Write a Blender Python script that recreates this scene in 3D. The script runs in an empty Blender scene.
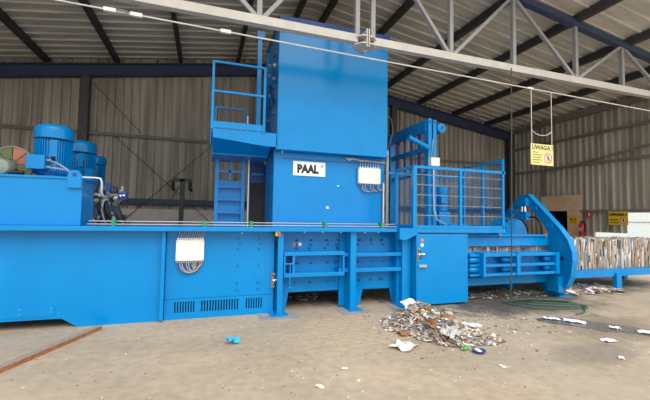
import bpy, math, random
from mathutils import Vector, Matrix
random.seed(7)
sc = bpy.context.scene
col = sc.collection
PI = math.pi

# ------------------------------------------------------------------ camera, sky, exposure
cam = bpy.data.objects.new('camera', bpy.data.cameras.new('camera'))
col.objects.link(cam)
cam.data.sensor_width = 36.0
cam.data.lens = 358.0 / 650.0 * 36.0
cam.data.clip_end = 200
# rows: world X (along the press), Y (away), Z (up) written in camera axes
cam.matrix_world = Matrix(((0.94829298, -0.03175679, -0.31580362, 0),
                           (-0.31695598, -0.04235681, -0.94749396, 0),
                           (0.01671293, 0.99859772, -0.05023217, 1.6),
                           (0, 0, 0, 1)))
sc.camera = cam

world = bpy.data.worlds.new('sky'); sc.world = world
world.use_nodes = True
bg = world.node_tree.nodes['Background']
bg.inputs['Color'].default_value = (0.97, 0.985, 1.0, 1)     # bright overcast sky, same in every direction
bg.inputs['Strength'].default_value = 1.6

sun = bpy.data.objects.new('sun', bpy.data.lights.new('sun', 'SUN'))
col.objects.link(sun)
sun.data.energy = 2.2
sun.data.angle = math.radians(50)                          # sun veiled by thin cloud
sun.data.color = (1.0, 0.96, 0.9)
sun.rotation_euler = (math.radians(42), 0, math.radians(8))

vs = sc.view_settings
vs.view_transform = 'Standard'; vs.look = 'None'; vs.gamma = 1.0; vs.use_curve_mapping = False
vs.exposure = 0.04

# ------------------------------------------------------------------ materials
MATS = {}
def srgb(r, g, b):
    f = lambda c: (c / 255 / 12.92) if c / 255 <= 0.04045 else ((c / 255 + 0.055) / 1.055) ** 2.4
    return (f(r), f(g), f(b))
def mat(name, c, rough=0.5, metal=0.0, var=0.12, scale=6.0, bump=0.0, bscale=40.0, spec=0.5, coat=0.0, trans=0.0):
    m = bpy.data.materials.new(name); m.use_nodes = True
    nt = m.node_tree; b = nt.nodes['Principled BSDF']
    b.inputs['Roughness'].default_value = rough
    b.inputs['Metallic'].default_value = metal
    b.inputs['Specular IOR Level'].default_value = spec
    if coat:
        b.inputs['Coat Weight'].default_value = coat; b.inputs['Coat Roughness'].default_value = 0.12
    if trans: b.inputs['Transmission Weight'].default_value = trans
    tc = nt.nodes.new('ShaderNodeTexCoord')
    n = nt.nodes.new('ShaderNodeTexNoise'); n.inputs['Scale'].default_value = scale; n.inputs['Detail'].default_value = 5
    r = nt.nodes.new('ShaderNodeValToRGB')
    r.color_ramp.elements[0].position = 0.3; r.color_ramp.elements[1].position = 0.7
    r.color_ramp.elements[0].color = (*[x * (1 - var) for x in c], 1)
    r.color_ramp.elements[1].color = (*[min(1, x * (1 + var)) for x in c], 1)
    nt.links.new(tc.outputs['Object'], n.inputs['Vector'])
    nt.links.new(n.outputs['Fac'], r.inputs['Fac'])
    nt.links.new(r.outputs['Color'], b.inputs['Base Color'])
    if bump:
        n2 = nt.nodes.new('ShaderNodeTexNoise'); n2.inputs['Scale'].default_value = bscale; n2.inputs['Detail'].default_value = 4
        bp = nt.nodes.new('ShaderNodeBump'); bp.inputs['Strength'].default_value = bump; bp.inputs['Distance'].default_value = 0.01
        nt.links.new(tc.outputs['Object'], n2.inputs['Vector'])
        nt.links.new(n2.outputs['Fac'], bp.inputs['Height']); nt.links.new(bp.outputs['Normal'], b.inputs['Normal'])
    MATS[name] = m
    return m

mat('blue_paint', srgb(0, 130, 198), 0.2, var=0.05, scale=2.5, spec=0.3)
mat('navy_paint', srgb(56, 68, 100), 0.5, var=0.1)
mat('truss_cream', srgb(188, 184, 175), 0.55, var=0.08)
mat('truss_grey', srgb(146, 146, 145), 0.5, var=0.08)
mat('girt_grey', srgb(122, 118, 110), 0.6, var=0.12)
mat('column_grey', srgb(78, 75, 72), 0.6, var=0.12)
mat('shim_grey', srgb(150, 148, 144), 0.6, var=0.15)
mat('grey_steel', srgb(150, 152, 152), 0.4, 0.6, var=0.1)
mat('bright_pipe', srgb(205, 208, 210), 0.3, 0.55, var=0.08)
mat('chrome', srgb(225, 225, 225), 0.12, 1.0, var=0.02)
mat('dark_steel', srgb(56, 56, 58), 0.6, var=0.15)
mat('black_rubber', srgb(20, 20, 21), 0.5, var=0.1)
mat('dark_void', srgb(14, 14, 16), 0.9, var=0.1)
mat('white_plastic', srgb(226, 226, 220), 0.45, var=0.03)
mat('white_board', srgb(235, 236, 236), 0.5, var=0.03)
mat('ink', srgb(28, 28, 30), 0.6, var=0.02)
mat('sign_yellow', srgb(232, 196, 24), 0.5, var=0.05)
mat('sign_pale_yellow', srgb(218, 204, 130), 0.5, var=0.05)
mat('sign_red', srgb(205, 40, 40), 0.5, var=0.05)
mat('extinguisher_red', srgb(190, 24, 28), 0.3, var=0.05)
mat('switch_yellow', srgb(245, 190, 40), 0.4, var=0.04)
mat('switch_red', srgb(200, 60, 20), 0.4, var=0.04)
mat('green_clip', srgb(30, 140, 90), 0.5, var=0.05)
mat('cable_grey', srgb(165, 165, 168), 0.5, var=0.15)
mat('cable_dark', srgb(70, 72, 78), 0.5, var=0.15)
mat('plywood', srgb(226, 190, 156), 0.7, var=0.13, scale=3)
mat('pale_board', srgb(215, 208, 198), 0.7, var=0.08, scale=3)
mat('white_wall', srgb(225, 236, 236), 0.5, var=0.03)
mat('rust', srgb(152, 100, 62), 0.8, var=0.3, scale=25, bump=0.3)
mat('rust_grey', srgb(150, 136, 122), 0.8, var=0.2, scale=20)
mat('hose_green', srgb(52, 92, 80), 0.45, var=0.15)
mat('cooler_green', srgb(84, 100, 58), 0.6, var=0.15)
mat('cooler_orange', srgb(156, 98, 74), 0.6, var=0.15)
mat('pump_grey', srgb(128, 138, 128), 0.5, var=0.15)
mat('rope_fibre', srgb(200, 198, 190), 0.8, var=0.1)
mat('rope_dark', srgb(70, 72, 66), 0.8, var=0.1)
mat('label_orange', srgb(200, 120, 60), 0.5)
mat('water', srgb(104, 97, 88), 0.22, var=0.1, spec=0.8)
mat('foil', srgb(222, 226, 230), 0.35, var=0.08)
mat('paper_white', srgb(232, 230, 226), 0.8, var=0.06)
mat('paper_grey', srgb(176, 174, 170), 0.8, var=0.12)
mat('paper_dark', srgb(116, 108, 100), 0.85, var=0.2)
mat('paper_brown', srgb(166, 128, 92), 0.85, var=0.2)
mat('paper_tan', srgb(205, 184, 156), 0.85, var=0.12)
mat('paper_blue', srgb(126, 150, 186), 0.7, var=0.15)
mat('paper_red', srgb(186, 146, 134), 0.7, var=0.15)
mat('cardboard', srgb(150, 108, 78), 0.85, var=0.2, scale=12)
mat('film_and_glint', srgb(186, 186, 182), 0.3, var=0.06)
mat('plastic_green', srgb(96, 170, 90), 0.4, var=0.1)
mat('plastic_blue', srgb(40, 70, 140), 0.3, var=0.15)
mat('cyan_wrap', srgb(20, 170, 215), 0.35, var=0.1)
mat('wet_grime', srgb(74, 70, 66), 0.5, var=0.3, scale=14)
mat('paver', srgb(180, 162, 138), 0.85, var=0.1, scale=5)
mat('screw_steel', srgb(205, 205, 205), 0.3, 0.5, var=0.05)
mat('screw_dark', srgb(16, 70, 140), 0.4, var=0.05)
mat('wire_blue', srgb(70, 150, 215), 0.4, var=0.05)

def cladding(name, c_hi, c_lo, axis):
    """weathered profiled sheet: streaks running down (or along) the sheet"""
    m = mat(name, c_hi, 0.62, var=0.05, spec=0.3)
    nt = m.node_tree; b = nt.nodes['Principled BSDF']
    tc = nt.nodes.new('ShaderNodeTexCoord'); mp = nt.nodes.new('ShaderNodeMapping')
    mp.inputs['Scale'].default_value = {'z': (3.2, 3.2, 0.25), 'x': (0.3, 3.0, 3.0)}[axis]
    n = nt.nodes.new('ShaderNodeTexNoise'); n.inputs['Scale'].default_value = 1.6; n.inputs['Detail'].default_value = 7
    r = nt.nodes.new('ShaderNodeValToRGB')
    r.color_ramp.elements[0].position = 0.34; r.color_ramp.elements[1].position = 0.66
    r.color_ramp.elements[0].color = (*c_lo, 1); r.color_ramp.elements[1].color = (*c_hi, 1)
    nt.links.new(tc.outputs['Object'], mp.inputs['Vector']); nt.links.new(mp.outputs['Vector'], n.inputs['Vector'])
    nt.links.new(n.outputs['Fac'], r.inputs['Fac']); nt.links.new(r.outputs['Color'], b.inputs['Base Color'])
cladding('wall_sheet', srgb(190, 184, 170), srgb(146, 139, 126), 'z')
cladding('roof_sheet', srgb(212, 210, 202), srgb(184, 182, 174), 'x')

def floor_material():
    m = bpy.data.materials.new('floor_concrete'); m.use_nodes = True
    nt = m.node_tree; b = nt.nodes['Principled BSDF']; b.inputs['Roughness'].default_value = 0.8
    L = nt.links.new
    tc = nt.nodes.new('ShaderNodeTexCoord')
    def noise(s, d=6, dist=0.0, stretch=None):
        n = nt.nodes.new('ShaderNodeTexNoise'); n.inputs['Scale'].default_value = s; n.inputs['Detail'].default_value = d
        n.inputs['Distortion'].default_value = dist
        if stretch:
            mp = nt.nodes.new('ShaderNodeMapping'); mp.inputs['Scale'].default_value = stretch
            L(tc.outputs['Object'], mp.inputs['Vector']); L(mp.outputs['Vector'], n.inputs['Vector'])
        else: L(tc.outputs['Object'], n.inputs['Vector'])
        return n
    def ramp(fac, p0, c0, p1, c1):
        r = nt.nodes.new('ShaderNodeValToRGB')
        r.color_ramp.elements[0].position = p0; r.color_ramp.elements[1].position = p1
        r.color_ramp.elements[0].color = (*c0, 1); r.color_ramp.elements[1].color = (*c1, 1)
        L(fac, r.inputs['Fac']); return r
    def mix(fac, a, bb):
        x = nt.nodes.new('ShaderNodeMix'); x.data_type = 'RGBA'
        if isinstance(fac, float): x.inputs['Factor'].default_value = fac
        else: L(fac, x.inputs['Factor'])
        L(a, x.inputs[6]); L(bb, x.inputs[7]); return x.outputs[2]
    base = ramp(noise(0.9).outputs['Fac'], 0.3, srgb(160, 143, 122), 0.72, srgb(190, 172, 147))
    fine = ramp(noise(9, 8).outputs['Fac'], 0.3, srgb(145, 129, 108), 0.7, srgb(200, 183, 157))
    c = mix(0.35, base.outputs['Color'], fine.outputs['Color'])
    grey = ramp(noise(0.6, 5, 0.5, (0.6, 1.6, 1)).outputs['Fac'], 0.42, (0, 0, 0), 0.7, (0.45, 0.45, 0.45))
    greyc = nt.nodes.new('ShaderNodeRGB'); greyc.outputs[0].default_value = (*srgb(146, 137, 126), 1)
    c = mix(grey.outputs['Color'], c, greyc.outputs[0])
    # dark wet grime in irregular soft blobs around the outlet; more dark blobs below press and track
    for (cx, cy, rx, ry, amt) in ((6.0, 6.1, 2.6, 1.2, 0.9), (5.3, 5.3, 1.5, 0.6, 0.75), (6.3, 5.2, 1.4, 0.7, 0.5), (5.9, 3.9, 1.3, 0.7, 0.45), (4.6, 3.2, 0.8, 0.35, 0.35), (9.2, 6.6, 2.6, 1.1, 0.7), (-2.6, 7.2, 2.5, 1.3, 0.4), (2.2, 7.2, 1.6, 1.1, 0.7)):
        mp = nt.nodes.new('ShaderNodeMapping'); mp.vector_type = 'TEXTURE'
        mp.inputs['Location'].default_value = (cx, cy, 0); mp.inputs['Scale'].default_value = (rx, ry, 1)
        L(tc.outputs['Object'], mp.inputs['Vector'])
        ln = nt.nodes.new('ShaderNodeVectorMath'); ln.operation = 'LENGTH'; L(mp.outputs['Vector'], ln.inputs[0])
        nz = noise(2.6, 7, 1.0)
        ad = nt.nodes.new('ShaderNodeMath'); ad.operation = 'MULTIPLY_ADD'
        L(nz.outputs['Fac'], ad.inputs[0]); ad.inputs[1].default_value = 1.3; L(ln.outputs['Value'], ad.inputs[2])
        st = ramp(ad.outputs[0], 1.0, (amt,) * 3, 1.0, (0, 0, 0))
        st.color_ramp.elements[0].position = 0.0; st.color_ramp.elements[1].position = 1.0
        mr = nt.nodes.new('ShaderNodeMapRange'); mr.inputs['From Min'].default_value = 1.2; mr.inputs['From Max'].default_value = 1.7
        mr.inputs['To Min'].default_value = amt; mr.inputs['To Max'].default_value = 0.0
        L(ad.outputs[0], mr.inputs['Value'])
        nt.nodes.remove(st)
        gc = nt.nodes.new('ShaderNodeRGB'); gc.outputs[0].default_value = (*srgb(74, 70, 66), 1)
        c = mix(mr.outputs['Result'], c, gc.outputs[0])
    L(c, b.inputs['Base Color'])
    bp = nt.nodes.new('ShaderNodeBump'); bp.inputs['Strength'].default_value = 0.25; bp.inputs['Distance'].default_value = 0.01
    L(noise(30, 6).outputs['Fac'], bp.inputs['Height']); L(bp.outputs['Normal'], b.inputs['Normal'])
    MATS['floor_concrete'] = m
floor_material()

# ------------------------------------------------------------------ mesh builder
class MB:
    def __init__(s): s.v = []; s.f = []; s.m = []; s.mi = 0
    def add(s, vs, fs):
        k = len(s.v); s.v += [tuple(p) for p in vs]
        for f in fs: s.f.append(tuple(i + k for i in f)); s.m.append(s.mi)
        return s
    def box(s, x0, x1, y0, y1, z0, z1):
        return s.add([(x0, y0, z0), (x1, y0, z0), (x1, y1, z0), (x0, y1, z0), (x0, y0, z1), (x1, y0, z1), (x1, y1, z1), (x0, y1, z1)],
                     [(0, 3, 2, 1), (4, 5, 6, 7), (0, 1, 5, 4), (1, 2, 6, 5), (2, 3, 7, 6), (3, 0, 4, 7)])
    def obox(s, c, ax, ay, az):
        c = Vector(c); ax = Vector(ax); ay = Vector(ay); az = Vector(az); vs = []
        for k in (-1, 1):
            for (i, j) in ((-1, -1), (1, -1), (1, 1), (-1, 1)): vs.append(c + ax * i + ay * j + az * k)
        return s.add(vs, [(0, 3, 2, 1), (4, 5, 6, 7), (0, 1, 5, 4), (1, 2, 6, 5), (2, 3, 7, 6), (3, 0, 4, 7)])
    def bar(s, p, q, w, h=None):
        """square bar from p to q"""
        p = Vector(p); q = Vector(q); d = (q - p); n = d.normalized()
        up = Vector((0, 0, 1)) if abs(n.z) < 0.9 else Vector((0, 1, 0))
        a = n.cross(up).normalized(); b = a.cross(n).normalized()
        return s.obox((p + q) / 2, d / 2, a * w / 2, b * (h or w) / 2)
    def prism(s, poly, a0, a1, axis='y'):
        """polygon (u, w) extruded along axis; y: (x,z)  x: (y,z)  z: (x,y)"""
        P = {'y': lambda u, w, a: (u, a, w), 'x': lambda u, w, a: (a, u, w), 'z': lambda u, w, a: (u, w, a)}[axis]
        n = len(poly)
        area = sum(poly[i][0] * poly[(i + 1) % n][1] - poly[(i + 1) % n][0] * poly[i][1] for i in range(n))
        if area < 0: poly = poly[::-1]
        vs = [P(u, w, a0) for u, w in poly] + [P(u, w, a1) for u, w in poly]
        fs = [tuple(range(n)), tuple(range(2 * n - 1, n - 1, -1))] + [(i, i + n, (i + 1) % n + n, (i + 1) % n) for i in range(n)]
        if axis != 'y': fs = [f[::-1] for f in fs]
        return s.add(vs, fs)
    def cyl(s, p, q, r, n=14, r2=None, caps=True):
        p = Vector(p); q = Vector(q); d = (q - p).normalized(); r2 = r if r2 is None else r2
        up = Vector((0, 0, 1)) if abs(d.z) < 0.9 else Vector((1, 0, 0))
        a = d.cross(up).normalized(); b = d.cross(a).normalized()
        vs = []
        for c, rr in ((p, r), (q, r2)):
            for i in range(n):
                t = 2 * PI * i / n; vs.append(c + (a * math.cos(t) + b * math.sin(t)) * rr)
        fs = [(i, (i + 1) % n, (i + 1) % n + n, i + n) for i in range(n)]
        if caps: fs += [tuple(range(n - 1, -1, -1)), tuple(range(n, 2 * n))]
        return s.add(vs, fs)
    def tube(s, path, r, n=7):
        path = [Vector(p) for p in path]; m = len(path); vs = []; prev = None
        for k, p in enumerate(path):
            d = (path[min(k + 1, m - 1)] - path[max(k - 1, 0)]).normalized()
            if prev is None:
                up = Vector((0, 0, 1)) if abs(d.z) < 0.9 else Vector((1, 0, 0)); a = d.cross(up).normalized()
            else: a = (prev - d * prev.dot(d)).normalized()
            prev = a; b = d.cross(a)
            for i in range(n):
                t = 2 * PI * i / n; vs.append(p + (a * math.cos(t) + b * math.sin(t)) * r)
        fs = []
        for k in range(m - 1):
            for i in range(n): fs.append((k * n + i, k * n + (i + 1) % n, (k + 1) * n + (i + 1) % n, (k + 1) * n + i))
        fs += [tuple(range(n - 1, -1, -1)), tuple(range((m - 1) * n, m * n))]
        return s.add(vs, fs)
    def lathe(s, c, prof, n=28, axis='z', caps=True):
        c = Vector(c); vs = []; m = len(prof)
        for r, h in prof:
            for i in range(n):
                t = 2 * PI * i / n; x, y = r * math.cos(t), r * math.sin(t)
                vs.append(c + Vector({'z': (x, y, h), 'y': (x, h, -y), 'x': (h, x, y)}[axis]))
        fs = [(k * n + i, k * n + (i + 1) % n, (k + 1) * n + (i + 1) % n, (k + 1) * n + i) for k in range(m - 1) for i in range(n)]
        if caps: fs += [tuple(range(n - 1, -1, -1)), tuple(range((m - 1) * n, m * n))]
        else: fs += [((m - 1) * n + i, (m - 1) * n + (i + 1) % n, (i + 1) % n, i) for i in range(n)]
        return s.add(vs, fs)
    def panel(s, x0, x1, z0, z1, y0, y1, holes):
        """plate in the XZ plane with rectangular holes (x0,x1,z0,z1)"""
        xs = sorted({x0, x1, *[h[0] for h in holes], *[h[1] for h in holes]})
        zs = sorted({z0, z1, *[h[2] for h in holes], *[h[3] for h in holes]})
        for a, b in zip(xs, xs[1:]):
            run = None
            for c, d in zip(zs, zs[1:]):
                mx, mz = (a + b) / 2, (c + d) / 2
                if any(h[0] < mx < h[1] and h[2] < mz < h[3] for h in holes):
                    if run: s.box(a, b, y0, y1, *run); run = None
                else: run = (run[0], d) if run else (c, d)
            if run: s.box(a, b, y0, y1, *run)
        return s

BASE = {}
def obj(name, mb, m, parent=None, smooth=True, bevel=0.0, origin=None):
    me = bpy.data.meshes.new(name)
    if parent is not None:
        base = BASE[parent.name]
    else:
        if origin is None:
            xs = [v[0] for v in mb.v]; ys = [v[1] for v in mb.v]; zs = [v[2] for v in mb.v]
            origin = ((min(xs) + max(xs)) / 2, (min(ys) + max(ys)) / 2, min(zs))
        base = origin
    me.from_pydata([(v[0] - base[0], v[1] - base[1], v[2] - base[2]) for v in mb.v], [], mb.f)
    ms = m if isinstance(m, (list, tuple)) else [m]
    for x in ms: me.materials.append(MATS[x])
    if len(ms) > 1: me.polygons.foreach_set('material_index', mb.m)
    if smooth:
        me.polygons.foreach_set('use_smooth', [True] * len(me.polygons))
        me.set_sharp_from_angle(angle=math.radians(38))
    me.update()
    o = bpy.data.objects.new(name, me); col.objects.link(o)
    BASE[o.name] = base
    if parent is not None: o.parent = parent
    else: o.location = base
    if bevel:
        bv = o.modifiers.new('bevel', 'BEVEL'); bv.width = bevel; bv.segments = 2; bv.limit_method = 'ANGLE'
    return o
def thing(name, label, cat, loc=(0, 0, 0), group=None):
    o = bpy.data.objects.new(name, None); col.objects.link(o); o.location = loc
    o.empty_display_size = 0.1
    BASE[o.name] = tuple(loc); o['label'] = label; o['category'] = cat
    if group: o['group'] = group
    return o
def tag(o, label, cat, group=None, kind=None):
    o['label'] = label; o['category'] = cat
    if group: o['group'] = group
    if kind: o['kind'] = kind
    return o
def struct(name, mb, m, **k):
    o = obj(name, mb, m, origin=(0, 0, 0), **k); o['kind'] = 'structure'; return o
def dup(root, loc, label=None, group=None):
    r = root.copy(); col.objects.link(r); r.location = loc
    if label: r['label'] = label
    if group: r['group'] = group
    for ch in list(root.children):
        c = ch.copy(); col.objects.link(c); c.parent = r
        for g in ch.children:
            d = g.copy(); col.objects.link(d); d.parent = c
    return r
def lettering(name, text, size, loc, m, parent, face='-y', bold=0.0, align='LEFT', squeeze=1.0):
    cu = bpy.data.curves.new('lettering', 'FONT'); cu.body = text; cu.size = size; cu.extrude = 0.0015; cu.offset = bold
    cu.align_x = align; cu.resolution_u = 3
    t = bpy.data.objects.new('lettering_tmp', cu); col.objects.link(t)
    bpy.context.view_layer.update()
    me = bpy.data.meshes.new_from_object(t.evaluated_get(bpy.context.evaluated_depsgraph_get()))
    bpy.data.objects.remove(t)
    R = Matrix.Rotation(PI / 2, 4, 'X')
    if face == '-x': R = Matrix.Rotation(-PI / 2, 4, 'Z') @ R
    b = BASE[parent.name]
    me.transform(Matrix.Translation(Vector(loc) - Vector(b)) @ R @ Matrix.Diagonal((squeeze, 1, 1, 1)))
    me.materials.clear(); me.materials.append(MATS[m])
    o = bpy.data.objects.new(name, me); col.objects.link(o); o.parent = parent
    BASE[o.name] = b
    return o
def arc(c, r, a0, a1, n, ax=(1, 0, 0), az=(0, 0, 1)):
    c = Vector(c); ax = Vector(ax); az = Vector(az)
    return [c + ax * (r * math.cos(a0 + (a1 - a0) * i / n)) + az * (r * math.sin(a0 + (a1 - a0) * i / n)) for i in range(n + 1)]
def bez(p0, p1, p2, p3, n=12):
    p0, p1, p2, p3 = map(Vector, (p0, p1, p2, p3)); out = []
    for i in range(n + 1):
        t = i / n; u = 1 - t
        out.append(p0 * u ** 3 + p1 * 3 * u * u * t + p2 * 3 * u * t * t + p3 * t ** 3)
    return out

# ------------------------------------------------------------------ the setting
RIDGE_X, RIDGE_Z, SLOPE = 2.45, 6.83, 0.15      # underside of the purlins
WALL_Y, WALL_X, LEFT_X = 12.0, 12.4, -7.6
FRONT_Y = 4.0                                    # the shed is open to the yard here
def roof_z(x): return RIDGE_Z - SLOPE * abs(x - RIDGE_X)

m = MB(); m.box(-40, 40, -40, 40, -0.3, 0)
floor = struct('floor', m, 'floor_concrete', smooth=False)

# back wall: trapezoid profile, ribs running up the sheet, cut to the gable
def profile(a0, a1, period, rib, depth):
    """list of (along, out)"""
    out = []; a = a0; k = rib * 0.28
    while a < a1:
        out += [(a, 0), (a + period - rib, 0), (a + period - rib + k, depth), (a + period - k, depth)]
        a += period
    return [p for p in out if p[0] <= a1] + [(a1, 0)]
m = MB()
P = profile(LEFT_X, WALL_X, 0.225, 0.075, 0.065)
for (a, d0), (b, d1) in zip(P, P[1:]):
    m.add([(a, WALL_Y - d0, 0), (b, WALL_Y - d1, 0), (b, WALL_Y - d1, roof_z(b) + 0.22), (a, WALL_Y - d0, roof_z(a) + 0.22)], [(0, 1, 2, 3)])
wall_back = struct('wall_back', m, 'wall_sheet', smooth=False)
# right wall with the opening for the bales and the hatch behind the plywood
m = MB()
LIGHT_GAP_Y = 6.1                                     # unseen wall in front of this left open to let in side light
P = profile(LIGHT_GAP_Y, WALL_Y, 0.21, 0.10, 0.06)
for (a, d0), (b, d1) in zip(P, P[1:]):
    ym = (a + b) / 2
    if ym < 7.6: iv = [(1.92, 5.75)]
    elif ym < 8.5: iv = [(1.28, 5.75)]
    elif 9.43 < ym < 10.2: iv = [(0, 0.9), (2.0, 5.75)]
    else: iv = [(0, 5.75)]
    for z0, z1 in iv:
        m.add([(WALL_X - d0, a, z0), (WALL_X - d1, b, z0), (WALL_X - d1, b, z1), (WALL_X - d0, a, z1)], [(0, 3, 2, 1)])
wall_right = struct('wall_right', m, 'wall_sheet', smooth=False)
m = MB()
P = profile(FRONT_Y, WALL_Y, 0.25, 0.11, 0.05)
for (a, d0), (b, d1) in zip(P, P[1:]):
    m.add([(LEFT_X + d0, a, 0), (LEFT_X + d1, b, 0), (LEFT_X + d1, b, 5.7), (LEFT_X + d0, a, 5.7)], [(0, 1, 2, 3)])
struct('wall_left', m, 'wall_sheet', smooth=False)
# ceiling: roof sheets with ribs running down the slope
m = MB()
P = profile(FRONT_Y, WALL_Y, 0.34, 0.06, 0.04)
for xa, xb in ((LEFT_X - 0.2, RIDGE_X), (RIDGE_X, WALL_X + 0.2)):
    for (a, d0), (b, d1) in zip(P, P[1:]):
        za, zb = roof_z(xa) + 0.2, roof_z(xb) + 0.2
        m.add([(xa, a, za - d0), (xb, a, zb - d0), (xb, b, zb - d1), (xa, b, za - d1)], [(0, 1, 2, 3)])
ceiling = struct('ceiling', m, 'roof_sheet', smooth=False)
mb = MB().box(-0.045, 0.045, FRONT_Y, WALL_Y, 0, 0.19)
pme = None
for x in (-7.3, -6.05, -4.35, -2.62, -0.87, 0.86, 2.1, 2.8, 4.35, 6.05, 7.72, 9.38, 11.02):
    b = MB(); sl = SLOPE if x < RIDGE_X else -SLOPE
    z = roof_z(x)
    b.prism([(x - 0.05, z - 0.05 * sl), (x + 0.05, z + 0.05 * sl), (x + 0.05, z + 0.05 * sl + 0.17), (x - 0.05, z - 0.05 * sl + 0.17)], FRONT_Y + 0.05, WALL_Y - 0.05)
    o = obj('purlin', b, 'dark_steel', ceiling, smooth=False)

# parts of the back wall: rafter beam under the gable, columns, girts, bracing
def ibeam_poly(z0, z1): return z0, z1
for xa, xb in ((LEFT_X, RIDGE_X), (RIDGE_X, WALL_X)):
    b = MB(); za, zb = roof_z(xa), roof_z(xb)
    for d0, d1, y0, y1 in ((-0.03, -0.06, 11.70, 11.93), (-0.06, -0.36, 11.80, 11.84), (-0.36, -0.39, 11.70, 11.93)):
        b.prism([(xa, za + d0), (xb, zb + d0), (xb, zb + d1), (xa, za + d1)], y0, y1)
    obj('gable_beam', b, 'navy_paint', wall_back, smooth=False)
def hcolumn(x, y, h, w, mname, parent):
    b = MB()
    b.box(x - w / 2, x + w / 2, y, y + 0.015, 0, h).box(x - w / 2, x + w / 2, y + 0.185, y + 0.2, 0, h).box(x - 0.006, x + 0.006, y + 0.015, y + 0.185, 0, h)
    return obj('column', b, mname, parent, smooth=False)
for x in (-3.38, 1.6, 6.6): hcolumn(x, 11.72, roof_z(x) - 0.39, 0.22, 'column_grey', wall_back)
hcolumn(12.15, 11.7, roof_z(12.15) - 0.2, 0.3, 'column_grey', wall_back)
for z in (2.02, 3.97):
    for xa, xb in ((LEFT_X, -3.5), (-3.26, 1.5), (1.7, 6.5), (6.7, 12.0)):
        b = MB().box(xa, xb, 11.86, 11.945, z - 0.01, z + 0.03).box(xa, xb, 11.86, 11.87, z - 0.06, z - 0.01)
        if z < 3: b = MB().box(xa, xb, 11.84, 11.945, z - 0.1, z + 0.07)
        obj('girt', b, 'navy_paint' if z < 3 else 'girt_grey', wall_back, smooth=False)
for p, q in (((-2.6, 11.84, 3.9), (0.6, 11.84, 1.0)), ((-2.8, 11.8, 0.9), (0.5, 11.8, 4.2)), ((-3.2, 11.84, 5.4), (-1.9, 11.84, 4.05))):
    obj('bracing_rod', MB().cyl(p, q, 0.011, 6), 'dark_steel', wall_back)
obj('base_panel', MB().box(-3.2, 1.4, 11.86, 11.94, 0, 1.78), 'pale_board', wall_back, smooth=False)
# parts of the right wall
for z, w in ((3.58, 0.07), (4.58, 0.08)):
    obj('girt', MB().box(WALL_X - 0.17, WALL_X - 0.065, LIGHT_GAP_Y, 11.7, z - w / 2, z + w / 2), 'girt_grey', wall_right, smooth=False)
obj('girt', MB().box(WALL_X - 0.17, WALL_X - 0.065, LIGHT_GAP_Y, 8.9, 1.95, 2.02), 'girt_grey', wall_right, smooth=False)
obj('eave_beam', MB().box(WALL_X - 0.22, WALL_X - 0.06, FRONT_Y, 11.9, 5.26, 5.40), 'girt_grey', wall_right, smooth=False)
obj('bracing_pipe', MB().cyl((WALL_X - 0.21, 9.9, 3.5), (WALL_X - 0.21, 6.75, 3.9), 0.035, 10), 'grey_steel', wall_right)
obj('wall_post', MB().box(WALL_X - 0.13, WALL_X - 0.06, 10.3, 10.37, 2.55, 3.54), 'grey_steel', wall_right, smooth=False)
for yy in (6.9, 7.05):
    obj('tie_wire', MB().cyl((WALL_X - 0.19, yy, 3.85), (WALL_X - 0.19, yy + 0.16, 4.6), 0.008, 5), 'grey_steel', wall_right)
hcolumn(12.2, 4.2, 5.1, 0.2, 'column_grey', wall_right); hcolumn(12.2, 5.9, 5.1, 0.2, 'column_grey', wall_right)
# hatch: dark shaft behind the plywood
m = MB().box(WALL_X + 0.6, WALL_X + 0.65, 9.35, 10.25, 0.8, 2.1).box(WALL_X, WALL_X + 0.6, 9.35, 9.42, 0.8, 2.1).box(WALL_X, WALL_X + 0.6, 10.21, 10.27, 0.8, 2.1)
m.box(WALL_X, WALL_X + 0.6, 9.35, 10.25, 0.8, 0.89).box(WALL_X, WALL_X + 0.6, 9.35, 10.25, 2.02, 2.1)
struct('window_1', m, 'dark_void', smooth=False)

# lattice truss over the front of the press
T_Y = 5.65
tr = thing('roof_truss', 'pale steel lattice roof truss spanning the hall above the press', 'truss', (2.55, T_Y, 4.7))
b = MB()
for xa, xb in ((LEFT_X, 2.42), (2.72, WALL_X - 0.1)):
    z = 4.73
    b.box(xa, xb, T_Y - 0.06, T_Y + 0.06, z - 0.07, z + 0.07)
lc = obj('lower_chord', b, 'truss_cream', tr, smooth=False)  # lower chord coloured paler than the posts, diagonals and upper chord
for s in (-1, 1):
    x0 = 2.57 + s * 0.13
    lo = MB()
    for z in (4.62, 4.75):
        lo.prism([(2.57 + s * 0.02, T_Y - 0.17), (x0 - s * 0.02, T_Y - 0.16), (x0 + s * 0.08, T_Y - 0.05), (x0 + s * 0.08, T_Y + 0.05), (x0 - s * 0.02, T_Y + 0.16), (2.57 + s * 0.02, T_Y + 0.17)], z - 0.012, z + 0.012, 'z')
    lo.box(min(2.57 + s * 0.01, 2.57 + s * 0.03), max(2.57 + s * 0.01, 2.57 + s * 0.03), T_Y - 0.16, T_Y + 0.16, 4.56, 4.88)
    obj('splice_plate', lo, 'truss_cream', tr, smooth=False)
obj('gusset_plate', MB().prism([(2.45, 4.66), (2.58, 4.52), (2.7, 4.66)], T_Y - 0.012, T_Y + 0.012), 'truss_cream', tr, smooth=False)
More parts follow.
